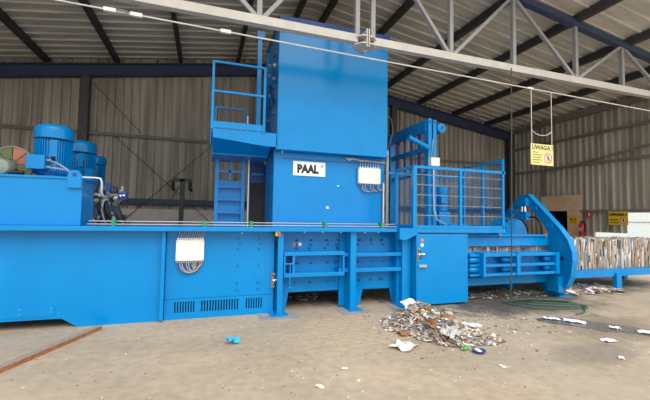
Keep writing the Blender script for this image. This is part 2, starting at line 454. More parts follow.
for s in (-1, 1):
    xe = LEFT_X if s < 0 else WALL_X - 0.1
    za, zb = roof_z(RIDGE_X), roof_z(xe)
    xa, xb = sorted((RIDGE_X + 0.06, xe)) if s > 0 else (xe, RIDGE_X + 0.06)
    b = MB().prism([(xa, roof_z(xa) + 0.04), (xb, roof_z(xb) + 0.04), (xb, roof_z(xb) - 0.09), (xa, roof_z(xa) - 0.09)], T_Y - 0.07, T_Y + 0.07)
    obj('upper_chord', b, 'navy_paint', tr, smooth=False)
nodes = [-5.9, -4.2, -2.55, -0.95, 0.72, 4.38, 5.93, 7.7, 9.2, 10.8]
for x in nodes + [2.42, 2.72]:
    top = roof_z(x) - 0.08
    obj('post', MB().box(x - 0.04, x + 0.04, T_Y - 0.04, T_Y + 0.04, 4.79, top), 'truss_grey', tr, smooth=False)
def diag(x0, z0, x1, z1): obj('diagonal', MB().bar((x0, T_Y, z0), (x1, T_Y, z1), 0.065), 'truss_grey', tr, smooth=False)
lowz = 4.8
for lo, up in ((4.33, 2.85), (4.45, 5.88), (7.64, 6.0), (7.76, 9.14), (10.7, 9.28), (10.9, 12.1), (0.67, -0.88), (0.79, 2.3), (-2.5, -1.0), (-2.6, -4.15), (-5.85, -4.25)):
    diag(lo, lowz, up, roof_z(up) - 0.09)

# white box on wheels added in the daylight to make the bale opening bright
t = thing('added_backdrop', 'white box added outside so the wall opening above the bales shows bright', 'added_backdrop', (23.4, 14, 0))
obj('body', MB().box(22.2, 24.6, 7, 21, 0.45, 3.2), 'white_wall', t, smooth=False, bevel=0.02)
obj('side_rail', MB().box(22.17, 22.2, 7, 21, 1.64, 1.68), 'grey_steel', t, smooth=False)
for yy in (8.2, 9.3, 18.6, 19.7):
    obj('wheel', MB().lathe((22.3, yy, 0.45), [(0.25, 0), (0.45, 0.02), (0.45, 0.28), (0.25, 0.3)], 20, 'x'), 'black_rubber', t)

# ------------------------------------------------------------------ press body
BLUE = 'blue_paint'
pb = thing('press_body', 'long blue steel press bed with ribbed side panels', 'baler', (0.5, 7, 0))
obj('side_panel', MB().prism([(-4.3, 0.13), (-1.87, 0.13), (-1.67, 0.0), (-0.57, 0.0), (-0.57, 1.37), (-4.3, 1.37)], 6.0, 6.03), BLUE, pb, smooth=False)
cov = obj('cover_plate', MB().box(-3.6, -1.95, 5.99, 6.0, 0.17, 0.31), BLUE, pb, smooth=False)
for x, z in ((-3.2, 0.28), (-2.35, 0.28), (-2.35, 0.22), (-1.99, 0.28), (-1.99, 0.23)):
    obj('bolt', MB().cyl((x, 5.98, z), (x, 5.99, z), 0.012, 8), 'wire_blue', cov)
obj('top_flange', MB().box(-4.3, 3.45, 5.79, 8.1, 1.365, 1.43), BLUE, pb, smooth=False, bevel=0.004)
obj('stiffener', MB().box(-0.605, -0.555, 5.9, 6.03, 0.03, 1.365), BLUE, pb, smooth=False, bevel=0.003)
# vented panel with real slots
holes = []
for xa, xb, n in ((-0.41, -0.10, 8), (-0.02, 0.57, 14), (0.67, 0.95, 7)):
    st = (xb - xa) / n
    for i in range(n): holes.append((xa + i * st + 0.003, xa + i * st + st * 0.55, 0.10, 0.27))
vp = obj('vented_panel', MB().panel(-0.55, 1.12, 0.0, 0.312, 6.02, 6.04, holes), BLUE, pb, smooth=False)
obj('vent_backing', MB().box(-0.5, 1.1, 6.07, 6.08, 0.03, 0.3), 'dark_void', vp, smooth=False)
mp_ = obj('plain_panel', MB().box(-0.55, 1.12, 6.02, 6.05, 0.318, 1.365), BLUE, pb, smooth=False)
for x in (0.52, 0.86):
    for z in (1.23, 1.07, 0.8, 0.52, 0.41, 1.16):
        dx = 0.03 if z == 1.16 else 0
        obj('bolt', MB().cyl((x + dx, 6.0, z), (x + dx, 6.02, z), 0.013, 8), 'screw_dark', mp_)
obj('bolt', MB().cyl((0.58, 6.0, 1.33), (0.58, 6.02, 1.33), 0.012, 8), 'screw_steel', mp_)
# main stiffeners of the press chamber with base plates
def foot(x, w0, w1):
    p = obj('base_plate', MB().box(x - w0 * 0.7, x + w1 * 0.7, 5.74, 6.1, 0.0, 0.02), BLUE, pb, smooth=False)
    obj('shim_plate', MB().box(x - w0 - 0.12, x + w1 + 0.12, 5.58, 6.05, 0.0, 0.008), 'shim_grey', pb, smooth=False)
    p.location.z += 0.012
for x, w in ((1.2, 0.09), (2.5, 0.11)):
    b = MB().box(x - w / 2, x + w / 2, 5.86, 6.3, 0.02, 1.365)
    b.box(x - w / 2 - 0.11, x - w / 2, 6.12, 6.16, 0.02, 1.365).box(x + w / 2, x + w / 2 + 0.06, 6.12, 6.16, 0.02, 1.365)
    obj('stiffener', b, BLUE, pb, smooth=False, bevel=0.004)
foot(1.2, 0.22, 0.17); foot(2.5, 0.15, 0.17); foot(3.5, 0.15, 0.1)
# chamber wall between the stiffeners, cut out underneath
cw = obj('chamber_wall', MB().prism([(1.2, 1.37), (1.2, 0.02), (1.36, 0.02), (1.41, 0.30), (2.40, 0.30), (2.49, 0.02), (2.76, 0.02), (2.82, 0.29), (3.38, 0.29), (3.44, 0.02), (3.5, 0.02), (3.5, 1.37)], 6.16, 6.2), BLUE, pb, smooth=False)
random.seed(3)
for x in (1.55, 1.78, 2.1, 2.28, 2.72, 2.95, 3.2):
    for z in (1.2, 1.12, 0.95 if x > 2.6 else 1.06, 0.8, 0.46):
        obj('bolt', MB().cyl((x + random.uniform(-.05, .05), 6.145, z), (x + random.uniform(-.05, .05), 6.16, z), 0.014, 8), 'screw_dark', cw)
for x in (1.62, 1.95, 2.28, 2.45, 2.75, 3.02):
    obj('bolt', MB().cyl((x, 5.92, 1.35), (x, 5.95, 1.35), 0.013, 8), 'screw_steel', cw)
for x, mm in ((1.49, 'label_orange'), (1.6, 'white_plastic')):
    obj('warning_sticker', MB().cyl((x, 6.153, 1.13), (x, 6.16, 1.13), 0.034, 14), mm, cw)
def channel_bar(xa, xb, z, y0=5.93):
    b = MB().box(xa, xb, y0, 6.16, z - 0.02, z + 0.02).box(xa, xb, y0 - 0.012, y0, z - 0.045, z + 0.02)
    obj('crossbar', b, BLUE, pb, smooth=False, bevel=0.003)
channel_bar(1.27, 2.36, 1.0); channel_bar(1.27, 2.36, 0.64)
channel_bar(2.56, 3.49, 0.965); channel_bar(2.56, 3.49, 0.69); channel_bar(2.3, 2.45, 0.965, 5.98); channel_bar(2.27, 2.45, 0.69, 5.98)
obj('frame_upright', MB().box(1.27, 1.3, 5.93, 6.0, 0.64, 1.0), BLUE, pb, smooth=False)
obj('frame_upright', MB().box(1.42, 1.46, 5.93, 6.16, 0.64, 1.0), BLUE, pb, smooth=False)
obj('frame_upright', MB().box(2.33, 2.36, 5.93, 6.0, 0.64, 1.0), BLUE, pb, smooth=False)
lt = obj('latch_handle', MB().cyl((1.38, 5.93, 0.42), (1.38, 5.93, 0.83), 0.013, 8).cyl((1.3, 5.93, 0.82), (1.44, 5.93, 0.82), 0.012, 8).cyl((1.36, 5.93, 0.42), (1.45, 5.9, 0.42), 0.012, 8), BLUE, pb)
obj('latch_recess', MB().box(1.3, 1.42, 6.1, 6.15, 0.68, 0.96), 'screw_dark', lt, smooth=False)
# inner trough of the press
obj('trough', MB().box(-4.2, -0.6, 6.1, 8.0, 0.4, 1.365).box(-0.6, 3.45, 6.25, 8.0, 0.5, 1.365), BLUE, pb, smooth=False)
for x in (-3.6, -0.2, 3.4): obj('rear_leg', MB().box(x - 0.1, x + 0.1, 7.7, 8.0, 0, 0.5), BLUE, pb, smooth=False)
obj('end_post', MB().box(3.5, 3.68, 5.9, 6.4, 0.0, 1.365).box(3.44, 3.5, 6.0, 6.2, 0, 1.365), BLUE, pb, smooth=False, bevel=0.004)
obj('end_gusset', MB().prism([(3.34, 1.365), (3.72, 1.365), (3.72, 1.33), (3.46, 1.22), (3.34, 1.24)], 5.72, 5.9), BLUE, pb, smooth=False)
# rubbish lying in the dark under the chamber
m = MB(); random.seed(5)
for i in range(160):
    m.mi = random.choice((0, 1, 2, 2)); x = random.uniform(1.4, 3.5); y = random.uniform(6.6, 8.4)
    s = random.uniform(0.02, 0.06); a = random.uniform(0, PI)
    m.obox((x, y, 0.02 + random.random() * 0.05), (s * math.cos(a), s * math.sin(a), random.uniform(-.02, .02)), (-s * .5 * math.sin(a), s * .5 * math.cos(a), 0), (0, 0, 0.003))
tag(obj('paper_litter', m, ['paper_grey', 'paper_brown', 'paper_dark'], smooth=False), 'loose paper scraps in the dark underneath the press chamber', 'litter', kind='stuff')

# emergency stop and limit switches on the press body
t = thing('stop_switch', 'small yellow and red stop switch under the press flange', 'switch', (1.13, 5.84, 1.25))
obj('housing', MB().box(1.1, 1.18, 5.82, 5.86, 1.29, 1.365), 'switch_yellow', t, smooth=False, bevel=0.006)
obj('button', MB().cyl((1.155, 5.79, 1.325), (1.155, 5.82, 1.325), 0.026, 12), 'switch_red', t)
obj('cable', MB().tube(bez((1.12, 5.85, 1.29), (1.1, 5.84, 1.2), (1.16, 5.86, 1.2), (1.13, 5.9, 1.1)), 0.009), 'black_rubber', t)
def latch(label, x, y, z):
    t = thing('door_latch', label, 'latch', (x, y, z - 0.12))
    obj('plate', MB().box(x - 0.03, x + 0.03, y - 0.012, y, z - 0.12, z + 0.12), 'grey_steel', t, smooth=False)
    obj('lever', MB().cyl((x, y - 0.03, z), (x + 0.1, y - 0.05, z + 0.01), 0.014, 8).cyl((x, y, z), (x, y - 0.04, z), 0.02, 10), 'chrome', t)
    obj('hook', MB().tube(bez((x - 0.02, y - 0.02, z + 0.08), (x + 0.04, y - 0.06, z + 0.09), (x + 0.04, y - 0.06, z - 0.06), (x, y - 0.02, z - 0.09)), 0.01), 'cable_dark', t)
latch('steel latch on the left post of the press chamber', 1.11, 6.0, 0.55)
latch('upper steel latch on the edge of the plain blue cabinet', 3.74, 5.74, 0.96)

# ------------------------------------------------------------------ hydraulic power unit
tk = thing('oil_tank', 'large plain blue oil tank on the left end of the press', 'tank', (-3, 7, 1.43))
obj('shell', MB().box(-4.3, -1.74, 6.15, 6.75, 1.43, 2.13), BLUE, tk, smooth=False, bevel=0.006)
obj('pump_base', MB().box(-4.3, -2.05, 6.75, 10.0, 1.43, 2.13), BLUE, tk, smooth=False)
obj('lid_rim', MB().box(-4.3, -1.72, 6.13, 6.77, 2.11, 2.14), BLUE, tk, smooth=False)
lug = obj('lifting_lug', MB().prism([(-1.92, 1.98), (-1.74, 1.98), (-1.74, 2.17), (-1.79, 2.24), (-1.87, 2.24), (-1.92, 2.17)], 6.105, 6.13), BLUE, tk, smooth=False)
obj('lug_hole', MB().cyl((-1.83, 6.1, 2.17), (-1.83, 6.106, 2.17), 0.03, 12), 'screw_dark', lug)
obj('pump_leg', MB().box(-4.2, -2.1, 9.8, 9.95, 0, 1.43), BLUE, tk, smooth=False)

def motor(loc, r, h, label, jb=True):
    x, y, z = loc
    t = thing('electric_motor', label, 'motor', loc, 'pump motors on the oil tank')
    hb = h * 0.74
    obj('foot_flange', MB().lathe(loc, [(r * 0.95, 0), (r * 0.95, 0.04), (r * 0.7, 0.05), (r * 0.7, 0.09)], 28), BLUE, t)
    obj('stator', MB().lathe((x, y, z + 0.08), [(r * 0.8, 0), (r * 0.88, 0.03), (r * 0.88, hb - 0.1), (r * 0.8, hb - 0.07)], 32), BLUE, t)
    f = MB(); n = 44
    for i in range(n):
        a = 2 * PI * i / n; d = Vector((math.cos(a), math.sin(a), 0)); e = Vector((-d.y, d.x, 0))
        f.obox(Vector((x, y, z + 0.1 + (hb - 0.12) / 2)) + d * r * 0.92, d * r * 0.07, e * 0.005, (0, 0, (hb - 0.12) / 2))
    obj('cooling_fins', f, BLUE, t, smooth=False)
    ch = h - hb
    obj('cowl_shadow_gap', MB().cyl((x, y, z + hb - 0.04), (x, y, z + hb + 0.02), r * 0.9, 28), 'dark_void', t)
    pr = [(r * 1.0, 0), (r * 1.03, 0.01), (r * 1.03, ch * 0.62), (r * 1.0, ch * 0.78), (r * 0.93, ch * 0.91), (r * 0.82, ch * 0.98), (r * 0.6, ch)]
    obj('fan_cowl', MB().lathe((x, y, z + hb), pr, 36), BLUE, t)
    obj('rating_plate', MB().box(x + 0.06, x + 0.12, y - r * 1.02, y - r * 0.9, z + hb * 0.40, z + hb * 0.55), 'dark_void', t, smooth=False)
    obj('plate_frame', MB().box(x + 0.045, x + 0.135, y - r * 1.0, y - r * 0.85, z + hb * 0.2, z + hb * 0.95), BLUE, t, smooth=False)
    if jb:
        k = obj('terminal_box', MB().box(x - 0.21, x + 0.03, y - r * 1.6, y - r * 0.85, z + 0.14, z + 0.36), BLUE, t, smooth=False, bevel=0.008)
        for dz in (0.16, 0.27):
            obj('cable_gland', MB().cyl((x + 0.03, y - r * 1.3, z + dz + 0.02), (x + 0.09, y - r * 1.3, z + dz + 0.02), 0.025, 10), 'grey_steel', k)
    return t
motor((-2.41, 7.0, 2.14), 0.262, 0.9, 'nearest and largest blue finned motor, with a terminal box', True)
motor((-2.40, 8.3, 2.14), 0.262, 0.9, 'middle blue finned motor of the row of three', False)
motor((-2.46, 9.5, 2.14), 0.22, 0.8, 'farthest and smallest blue finned motor of the row', False)
t = thing('motor_cables', 'two pale cables arching from the nearest motor box', 'cable', (-2.2, 6.5, 2.2))
obj('cable', MB().tube(bez((-2.33, 6.66, 2.31), (-2.1, 6.6, 2.32), (-1.95, 6.5, 2.22), (-1.86, 6.4, 2.14)), 0.015), 'bright_pipe', t)
obj('cable', MB().tube(bez((-2.33, 6.66, 2.42), (-2.2, 6.6, 2.4), (-2.0, 6.5, 2.25), (-1.9, 6.4, 2.15)), 0.012), 'cable_grey', t)
# pipe leaving the tank corner
tag(obj('suction_pipe', MB().tube([(-1.9, 6.6, 2.18), (-1.68, 6.6, 2.18), (-1.62, 6.6, 2.17), (-1.6, 6.6, 2.12), (-1.6, 6.6, 1.95), (-1.58, 6.62, 1.9), (-1.55, 6.7, 1.88)], 0.02, 10), 'bright_pipe'), 'bent bright steel pipe leaving the tank corner', 'pipe')
# oil cooler with coloured quarters at the far left
t = thing('oil_cooler', 'round cooler with orange and green vanes left of motors', 'cooler', (-2.95, 6.75, 2.13))
c = Vector((-2.86, 6.75, 2.35))
for i, mm in enumerate(['cooler_orange', 'cooler_orange', 'cooler_green', 'cooler_green', 'cooler_orange', 'dark_steel', 'dark_steel', 'cooler_green']):
    a0 = i * PI / 4 + 0.04; a1 = (i + 1) * PI / 4 - 0.04
    pts = [(c.x + 0.08 * math.cos(a0), c.z + 0.08 * math.sin(a0))] + [(c.x + 0.27 * math.cos(a0 + (a1 - a0) * k / 5), c.z + 0.27 * math.sin(a0 + (a1 - a0) * k / 5)) for k in range(6)] + [(c.x + 0.08 * math.cos(a1), c.z + 0.08 * math.sin(a1))]
    obj('vane', MB().prism(pts, c.y, c.y + 0.03), mm, t, smooth=False)
obj('rim', MB().lathe((c.x, c.y, c.z), [(0.262, -0.01), (0.285, -0.01), (0.285, 0.05), (0.262, 0.05)], 30, 'y', False), 'girt_grey', t)
obj('hub_motor', MB().lathe((c.x - 0.07, c.y - 0.2, c.z - 0.06), [(0.05, 0), (0.11, 0.02), (0.13, 0.06), (0.13, 0.18), (0.06, 0.2)], 20, 'y'), 'pump_grey', t)
obj('stand', MB().box(c.x - 0.3, c.x + 0.25, c.y - 0.1, c.y + 0.06, 2.14, 2.19).box(c.x - 0.03, c.x + 0.03, c.y, c.y + 0.05, 2.18, 2.3), 'dark_steel', t, smooth=False)
obj('coupling_pipe', MB().tube([(c.x - 0.2, c.y - 0.1, 2.22), (c.x - 0.05, c.y - 0.12, 2.2), (c.x + 0.2, c.y - 0.1, 2.22)], 0.03, 8), 'black_rubber', t)

# valve block with hoses behind the tank
vb = thing('valve_block', 'cluster of hydraulic valves and black hoses behind the tank', 'valves', (-1.35, 7.3, 1.43))
random.seed(11)
obj('manifold', MB().box(-1.6, -1.2, 7.2, 7.5, 1.75, 1.98), 'pump_grey', vb, smooth=False, bevel=0.01)
obj('manifold', MB().box(-1.5, -1.1, 7.15, 7.4, 1.5, 1.6), 'cable_dark', vb, smooth=False, bevel=0.01)
for i in range(5):
    x = -1.6 + i * 0.11; hh = random.uniform(0.08, 0.2)
    obj('solenoid', MB().cyl((x, 7.25, 1.98), (x, 7.25, 1.98 + hh), 0.04, 10).box(x - 0.03, x + 0.03, 7.18, 7.22, 2.0, 2.06), ['dark_steel', 'grey_steel', 'screw_dark'][i % 3], vb)
obj('solenoid', MB().box(-1.2, -1.06, 7.1, 7.22, 1.88, 2.02), 'plastic_blue', vb, smooth=False, bevel=0.01)
for i in range(9):
    x0 = -1.62 + 0.07 * i; y0 = 7.1 + random.uniform(-0.05, 0.1)
    pth = bez((x0, y0, 1.8 + random.uniform(-.05, .1)), (x0 - random.uniform(0.05, 0.25), y0 - 0.15, 1.95), (x0 - random.uniform(-.1, 0.2), y0 - 0.2, 1.5), (x0 + random.uniform(-.1, .15), y0 - 0.05, 1.44))
    obj('hose', MB().tube(pth, 0.018 if i % 3 else 0.026, 8), 'black_rubber' if i % 4 else 'cable_dark', vb)
for i in range(6):
    x0 = -1.7 + 0.11 * i; z0 = 1.85 + 0.04 * (i % 3)
    obj('fitting', MB().cyl((x0, 7.05, z0), (x0 + 0.07, 7.05, z0 + 0.01), 0.022, 8).cyl((x0 + 0.02, 7.05, z0), (x0 + 0.05, 7.05, z0), 0.03, 6), 'chrome' if i % 2 else 'bright_pipe', vb)
obj('pump_bracket', MB().box(-1.95, -1.72, 7.5, 7.9, 1.43, 2.45), BLUE, vb, smooth=False)
obj('gauge_post', MB().cyl((-1.78, 7.2, 1.9), (-1.78, 7.2, 2.55), 0.012, 8), 'black_rubber', vb)

for i in range(10):
    x0 = -1.72 + 0.06 * i; y0 = 6.85 + random.uniform(-.1, .1); zz = random.uniform(1.5, 2.05)
    obj('fitting', MB().cyl((x0, y0, zz), (x0 + random.uniform(-.05, .08), y0 - 0.06, zz + random.uniform(-.06, .06)), random.uniform(0.014, 0.03), 8), ('chrome', 'bright_pipe', 'black_rubber', 'grey_steel')[i % 4], vb)
for i in range(7):
    x0 = -1.75 + 0.09 * i
    obj('hose', MB().tube(bez((x0, 6.9, 2.0 - 0.03 * i), (x0 - 0.1, 6.8, 1.9), (x0 + random.uniform(-.15, .15), 6.75, 1.6), (x0 + random.uniform(-.05, .12), 6.9, 1.45)), 0.016, 7), ('black_rubber', 'black_rubber', 'cable_grey')[i % 3], vb)

vb.location = (-1.66, 7.5, 1.43)
# pipes running along the top of the bed with green clips
cp = thing('conduit_run', 'pair of slim steel pipes along the top of the press', 'pipe', (1, 5.95, 1.43))
obj('pipe', MB().cyl((-1.6, 5.96, 1.457), (3.42, 5.96, 1.457), 0.010, 8), 'grey_steel', cp)
obj('pipe', MB().cyl((-1.6, 6.02, 1.5), (3.42, 6.02, 1.5), 0.010, 8), 'grey_steel', cp)
for x in (-1.27, 0.0, 0.72, 2.0, 3.1):
    obj('clip', MB().box(x - 0.025, x + 0.025, 5.93, 6.05, 1.43, 1.53), 'green_clip', cp, smooth=False)

# T-shaped dark stand behind the press
t = thing('hose_stand', 'dark T-shaped post behind the press with two hooks', 'post', (-0.6, 10, 0))
obj('post', MB().box(-0.65, -0.54, 9.95, 10.05, 0, 2.55), 'dark_steel', t, smooth=False)
obj('arm', MB().box(-0.84, -0.36, 9.95, 10.05, 2.48, 2.57), 'dark_steel', t, smooth=False)
for x in (-0.82, -0.4): obj('hook', MB().cyl((x, 10, 2.3), (x, 10, 2.5), 0.04, 8).cyl((x, 10, 2.28), (x + 0.04, 9.95, 2.26), 0.04, 8), 'black_rubber', t)
obj('brace', MB().bar((-0.6, 10, 2.45), (-0.9, 10.05, 1.95), 0.025), 'dark_steel', t, smooth=False)

# ------------------------------------------------------------------ feed hopper
hp = thing('feed_hopper', 'tall blue sheet steel feed hopper above the press', 'hopper', (2.2, 6.9, 1.43))
up = obj('upper_chute', MB().box(1.20, 3.46, 6.44, 7.95, 2.87, 5.19), BLUE, hp, smooth=False, bevel=0.008)
obj('top_rim', MB().box(1.20, 3.48, 6.40, 8.0, 5.19, 5.35), 'screw_dark', hp, smooth=False)
obj('chute_lip', MB().box(1.18, 3.48, 6.42, 7.9, 2.845, 2.89), BLUE, hp, smooth=False)
lb = obj('lower_box', MB().box(1.19, 3.51, 6.65, 7.6, 1.43, 2.845), BLUE, hp, smooth=False, bevel=0.006)
obj('seam_bar', MB().box(1.37, 3.05, 6.635, 6.65, 2.715, 2.725), 'screw_dark', lb, smooth=False)
obj('hanger_bolt', MB().cyl((1.34, 6.62, 2.81), (1.34, 6.62, 2.86), 0.015, 8).cyl((1.34, 6.6, 2.85), (1.34, 6.64, 2.85), 0.02, 8), 'screw_steel', lb)
obj('square_plug', MB().box(2.24, 2.29, 6.635, 6.65, 1.78, 1.83), 'white_plastic', lb, smooth=False)
obj('round_plug', MB().cyl((2.48, 6.635, 2.24), (2.48, 6.65, 2.24), 0.02, 10), 'screw_steel', lb)
for z in (1.7, 1.95, 2.2, 2.45): obj('side_bolt', MB().cyl((1.17, 7.1, z), (1.19, 7.1, z), 0.025, 8), 'screw_dark', lb)
random.seed(4)
for z in (3.3, 3.6, 3.85, 4.1, 4.3, 4.55, 4.75):
    for y in (6.8, 7.3):
        obj('side_bolt', MB().cyl((1.18, y + random.uniform(-.08, .08), z), (1.20, y, z), 0.028, 8), 'screw_dark' if random.random() < .6 else 'screw_steel', up)
obj('side_rib', MB().box(1.14, 1.20, 7.5, 7.56, 3.0, 5.1), BLUE, up, smooth=False)
obj('side_brace', MB().bar((1.17, 6.7, 3.7), (1.17, 7.25, 4.3), 0.03), 'screw_dark', up, smooth=False)

# name plate
sp = thing('name_plate', 'white name plate with black lettering on the hopper', 'sign', (1.88, 6.64, 2.40))
obj('plate', MB().box(1.56, 2.205, 6.632, 6.648, 2.405, 2.68), 'white_board', sp, smooth=False)
lettering('lettering', 'PAAL', 0.21, (1.64, 6.630, 2.468), 'ink', sp, bold=0.013, squeeze=0.86)
lettering('lettering', '®', 0.06, (2.115, 6.630, 2.58), 'ink', sp)

def junction_box(label, x0, x1, z0, z1, y, n, drop, side=0, top=True):
    t = thing('junction_box', label, 'junction box', ((x0 + x1) / 2, y, z0))
    bx = obj('box', MB().box(x0, x1, y - 0.09, y - 0.02, z0, z1), 'white_plastic', t, smooth=False, bevel=0.008)
    obj('mount', MB().box(x0 + 0.05, x1 - 0.05, y - 0.02, y, z0 + 0.03, z1 - 0.03), 'grey_steel', t, smooth=False)
    for sx in (x0 + 0.02, x1 - 0.02):
        for sz in (z0 + 0.02, z1 - 0.02): obj('screw', MB().cyl((sx, y - 0.094, sz), (sx, y - 0.089, sz), 0.007, 8), 'dark_steel', bx)
    w = x1 - x0
    for i in range(n):
        xa = x0 + w * (i + 0.8) / (n + 0.6)
        obj('gland', MB().cyl((xa, y - 0.055, z0 - 0.03), (xa, y - 0.055, z0), 0.014, 8), 'cable_grey', t)
        if side:
            end = (x1 + 0.12, y - 0.04, z0 - 0.12 + 0.012 * i)
            pth = bez((xa, y - 0.055, z0 - 0.02), (xa, y - 0.06, z0 - drop * (1.25 - 0.08 * i)), (xa + 0.1, y - 0.05, z0 - drop * 1.1), end)
        else:
            xb = x1 - w * (i + 0.8) / (n + 0.6) * 0.55
            dd = drop * (1.3 - 0.05 * i)
            pth = bez((xa, y - 0.055, z0 - 0.02), (xa, y - 0.055, z0 - dd), (xb, y - 0.04, z0 - dd), (xb, y - 0.01, z0 + 0.02))
        obj('cable', MB().tube(pth, 0.007, 6), 'cable_grey' if i % 3 else 'cable_dark', t)
        if top:
            obj('cable', MB().tube(bez((xa, y - 0.05, z1), (xa, y - 0.05, z1 + 0.05), (xa + 0.02, y - 0.03, z1 + 0.1), (xa + 0.02, y - 0.02, z1 + (0.14 if not side else 0.1))), 0.008, 6), 'cable_grey', t)
            obj('gland', MB().cyl((xa, y - 0.055, z1), (xa, y - 0.055, z1 + 0.03), 0.014, 8), 'white_plastic', t)
junction_box('white junction box with looped cables on the press side below the flange', -0.41, 0.0, 0.905, 1.225, 6.02, 12, 0.2)
junction_box('white junction box with looped cables on the hopper beside the conduit', 2.89, 3.38, 2.305, 2.625, 6.65, 8, 0.17, side=1)
# conduits on the hopper's right edge
t = thing('conduit', 'grey vertical conduit with cables on the right edge of the hopper', 'conduit', (3.55, 6.6, 1.5))
obj('pipe', MB().cyl((3.555, 6.61, 1.45), (3.555, 6.61, 3.02), 0.035, 10), 'grey_steel', t)
obj('pipe', MB().cyl((3.47, 6.61, 1.45), (3.47, 6.61, 2.34), 0.02, 8), 'bright_pipe', t)
obj('cable', MB().tube([(2.63, 6.62, 2.80), (2.74, 6.6, 2.79), (2.9, 6.61, 2.78), (3.11, 6.6, 2.77), (3.32, 6.61, 2.76), (3.51, 6.62, 2.76)], 0.018, 8), 'cable_grey', t)
obj('cable', MB().tube([(2.63, 6.62, 2.80), (2.69, 6.59, 2.76), (2.79, 6.6, 2.8), (2.95, 6.59, 2.76), (3.11, 6.62, 2.79)], 0.012, 8), 'rope_fibre', t)
obj('cable', MB().tube(bez((3.555, 6.61, 3.0), (3.55, 6.5, 3.28), (3.69, 6.6, 3.28), (3.69, 6.65, 3.55)) + bez((3.69, 6.65, 3.55), (3.67, 6.66, 3.7), (3.63, 6.66, 3.8), (3.58, 6.66, 3.72)), 0.014, 7), 'cable_dark', t)
obj('cable', MB().tube(bez((3.555, 6.61, 3.0), (3.6, 6.6, 3.12), (3.8, 6.65, 3.38), (3.9, 6.7, 3.18)), 0.012, 7), 'black_rubber', t)

# ------------------------------------------------------------------ service platform and ladder
pf = thing('service_platform', 'blue service platform with guard rails left of the hopper', 'platform', (0.6, 7.1, 2.8))
Y0, Y1 = 6.4, 7.9
obj('deck', MB().box(0.06, 1.19, Y0 + 0.02, Y1, 3.06, 3.10), BLUE, pf, smooth=False)
obj('fascia', MB().prism([(0.08, 3.115), (1.18, 3.12), (1.18, 2.875), (1.0, 2.87), (0.08, 2.96)], Y0, Y0 + 0.02), BLUE, pf, smooth=False)
obj('support_beam', MB().box(0.08, 1.12, 6.95, 7.9, 2.76, 3.05), BLUE, pf, smooth=False)
obj('soffit', MB().prism([(Y0 + 0.02, 2.96), (6.95, 2.78), (6.95, 3.05), (Y0 + 0.02, 3.05)], 0.09, 1.12, 'x'), BLUE, pf, smooth=False)
obj('kick_plate', MB().box(0.05, 0.95, Y0 - 0.005, Y0 + 0.005, 3.13, 3.245), BLUE, pf, smooth=False)
for x, y, z1 in ((0.06, Y0, 4.3), (0.95, Y0, 4.3), (0.06, Y1, 4.3), (0.75, Y1, 3.95), (0.14, Y1, 3.95)):
    obj('rail_post', MB().box(x - 0.02, x + 0.02, y - 0.02, y + 0.02, 3.1, z1), BLUE, pf, smooth=False)
for p, q in (((0.04, Y0, 4.29), (0.97, Y0, 4.29)), ((0.06, Y0, 3.77), (0.95, Y0, 3.77)), ((0.06, Y0, 4.29), (0.06, Y1, 4.29)), ((0.06, Y0, 3.77), (0.06, Y1, 3.77)), ((0.14, Y1, 3.93), (0.75, Y1, 3.93)), ((0.14, Y1, 3.6), (0.75, Y1, 3.6))):
    obj('guard_rail', MB().bar(p, q, 0.036), BLUE, pf, smooth=False)
obj('tall_post', MB().box(0.87, 0.95, 6.88, 6.96, 3.1, 5.05).box(0.85, 1.0, 6.87, 6.97, 5.05, 5.22), BLUE, pf, smooth=False)
obj('gate_panel', MB().prism([(6.95, 3.1), (7.5, 3.1), (7.5, 3.75), (6.95, 4.4)], 0.93, 0.95, 'x'), BLUE, pf, smooth=False)
obj('wire_post', MB().cyl((0.8, 7.7, 3.1), (0.8, 7.7, 3.75), 0.03, 10), 'bright_pipe', pf)

ld = thing('ladder', 'blue closed-riser ladder leading up to the service platform', 'ladder', (0.46, 7.6, 1.43))
for x in (0.2, 0.72): obj('stringer', MB().box(x - 0.035, x + 0.035, 7.55, 7.68, 1.43, 2.78), BLUE, ld, smooth=False)
for i, z in enumerate((1.43, 1.66, 1.92, 2.18)):
    obj('tread', MB().box(0.235, 0.685, 7.5, 7.68, z, z + 0.03), BLUE, ld, smooth=False)
    if i: obj('riser', MB().box(0.235, 0.685, 7.64, 7.66, z - 0.22, z), BLUE, ld, smooth=False)
obj('riser', MB().box(0.235, 0.685, 7.64, 7.66, 2.21, 2.34), BLUE, ld, smooth=False)
obj('crossbar', MB().box(0.235, 0.685, 7.58, 7.62, 2.5, 2.55), BLUE, ld, smooth=False)
obj('middle_bar', MB().box(0.43, 0.47, 7.58, 7.62, 2.34, 2.78), BLUE, ld, smooth=False)
tag(obj('riser_pipe', MB().cyl((0.83, 7.5, 1.43), (0.83, 7.5, 2.78), 0.02, 8), 'bright_pipe'), 'thin bright vertical pipe right of the ladder', 'pipe')
t = thing('rear_housing', 'housing coloured dark for shade, behind the ladder under the platform', 'housing', (1.05, 8.1, 1.43))
obj('shell', MB().box(0.88, 2.6, 7.95, 8.15, 1.43, 2.35), 'dark_steel', t, smooth=False)  # shade behind the ladder painted in: dark colours instead of the press blue
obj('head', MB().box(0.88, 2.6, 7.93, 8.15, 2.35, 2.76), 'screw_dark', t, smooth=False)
obj('rib', MB().box(0.92, 1.2, 7.86, 7.9, 2.5, 2.55), BLUE, t, smooth=False)

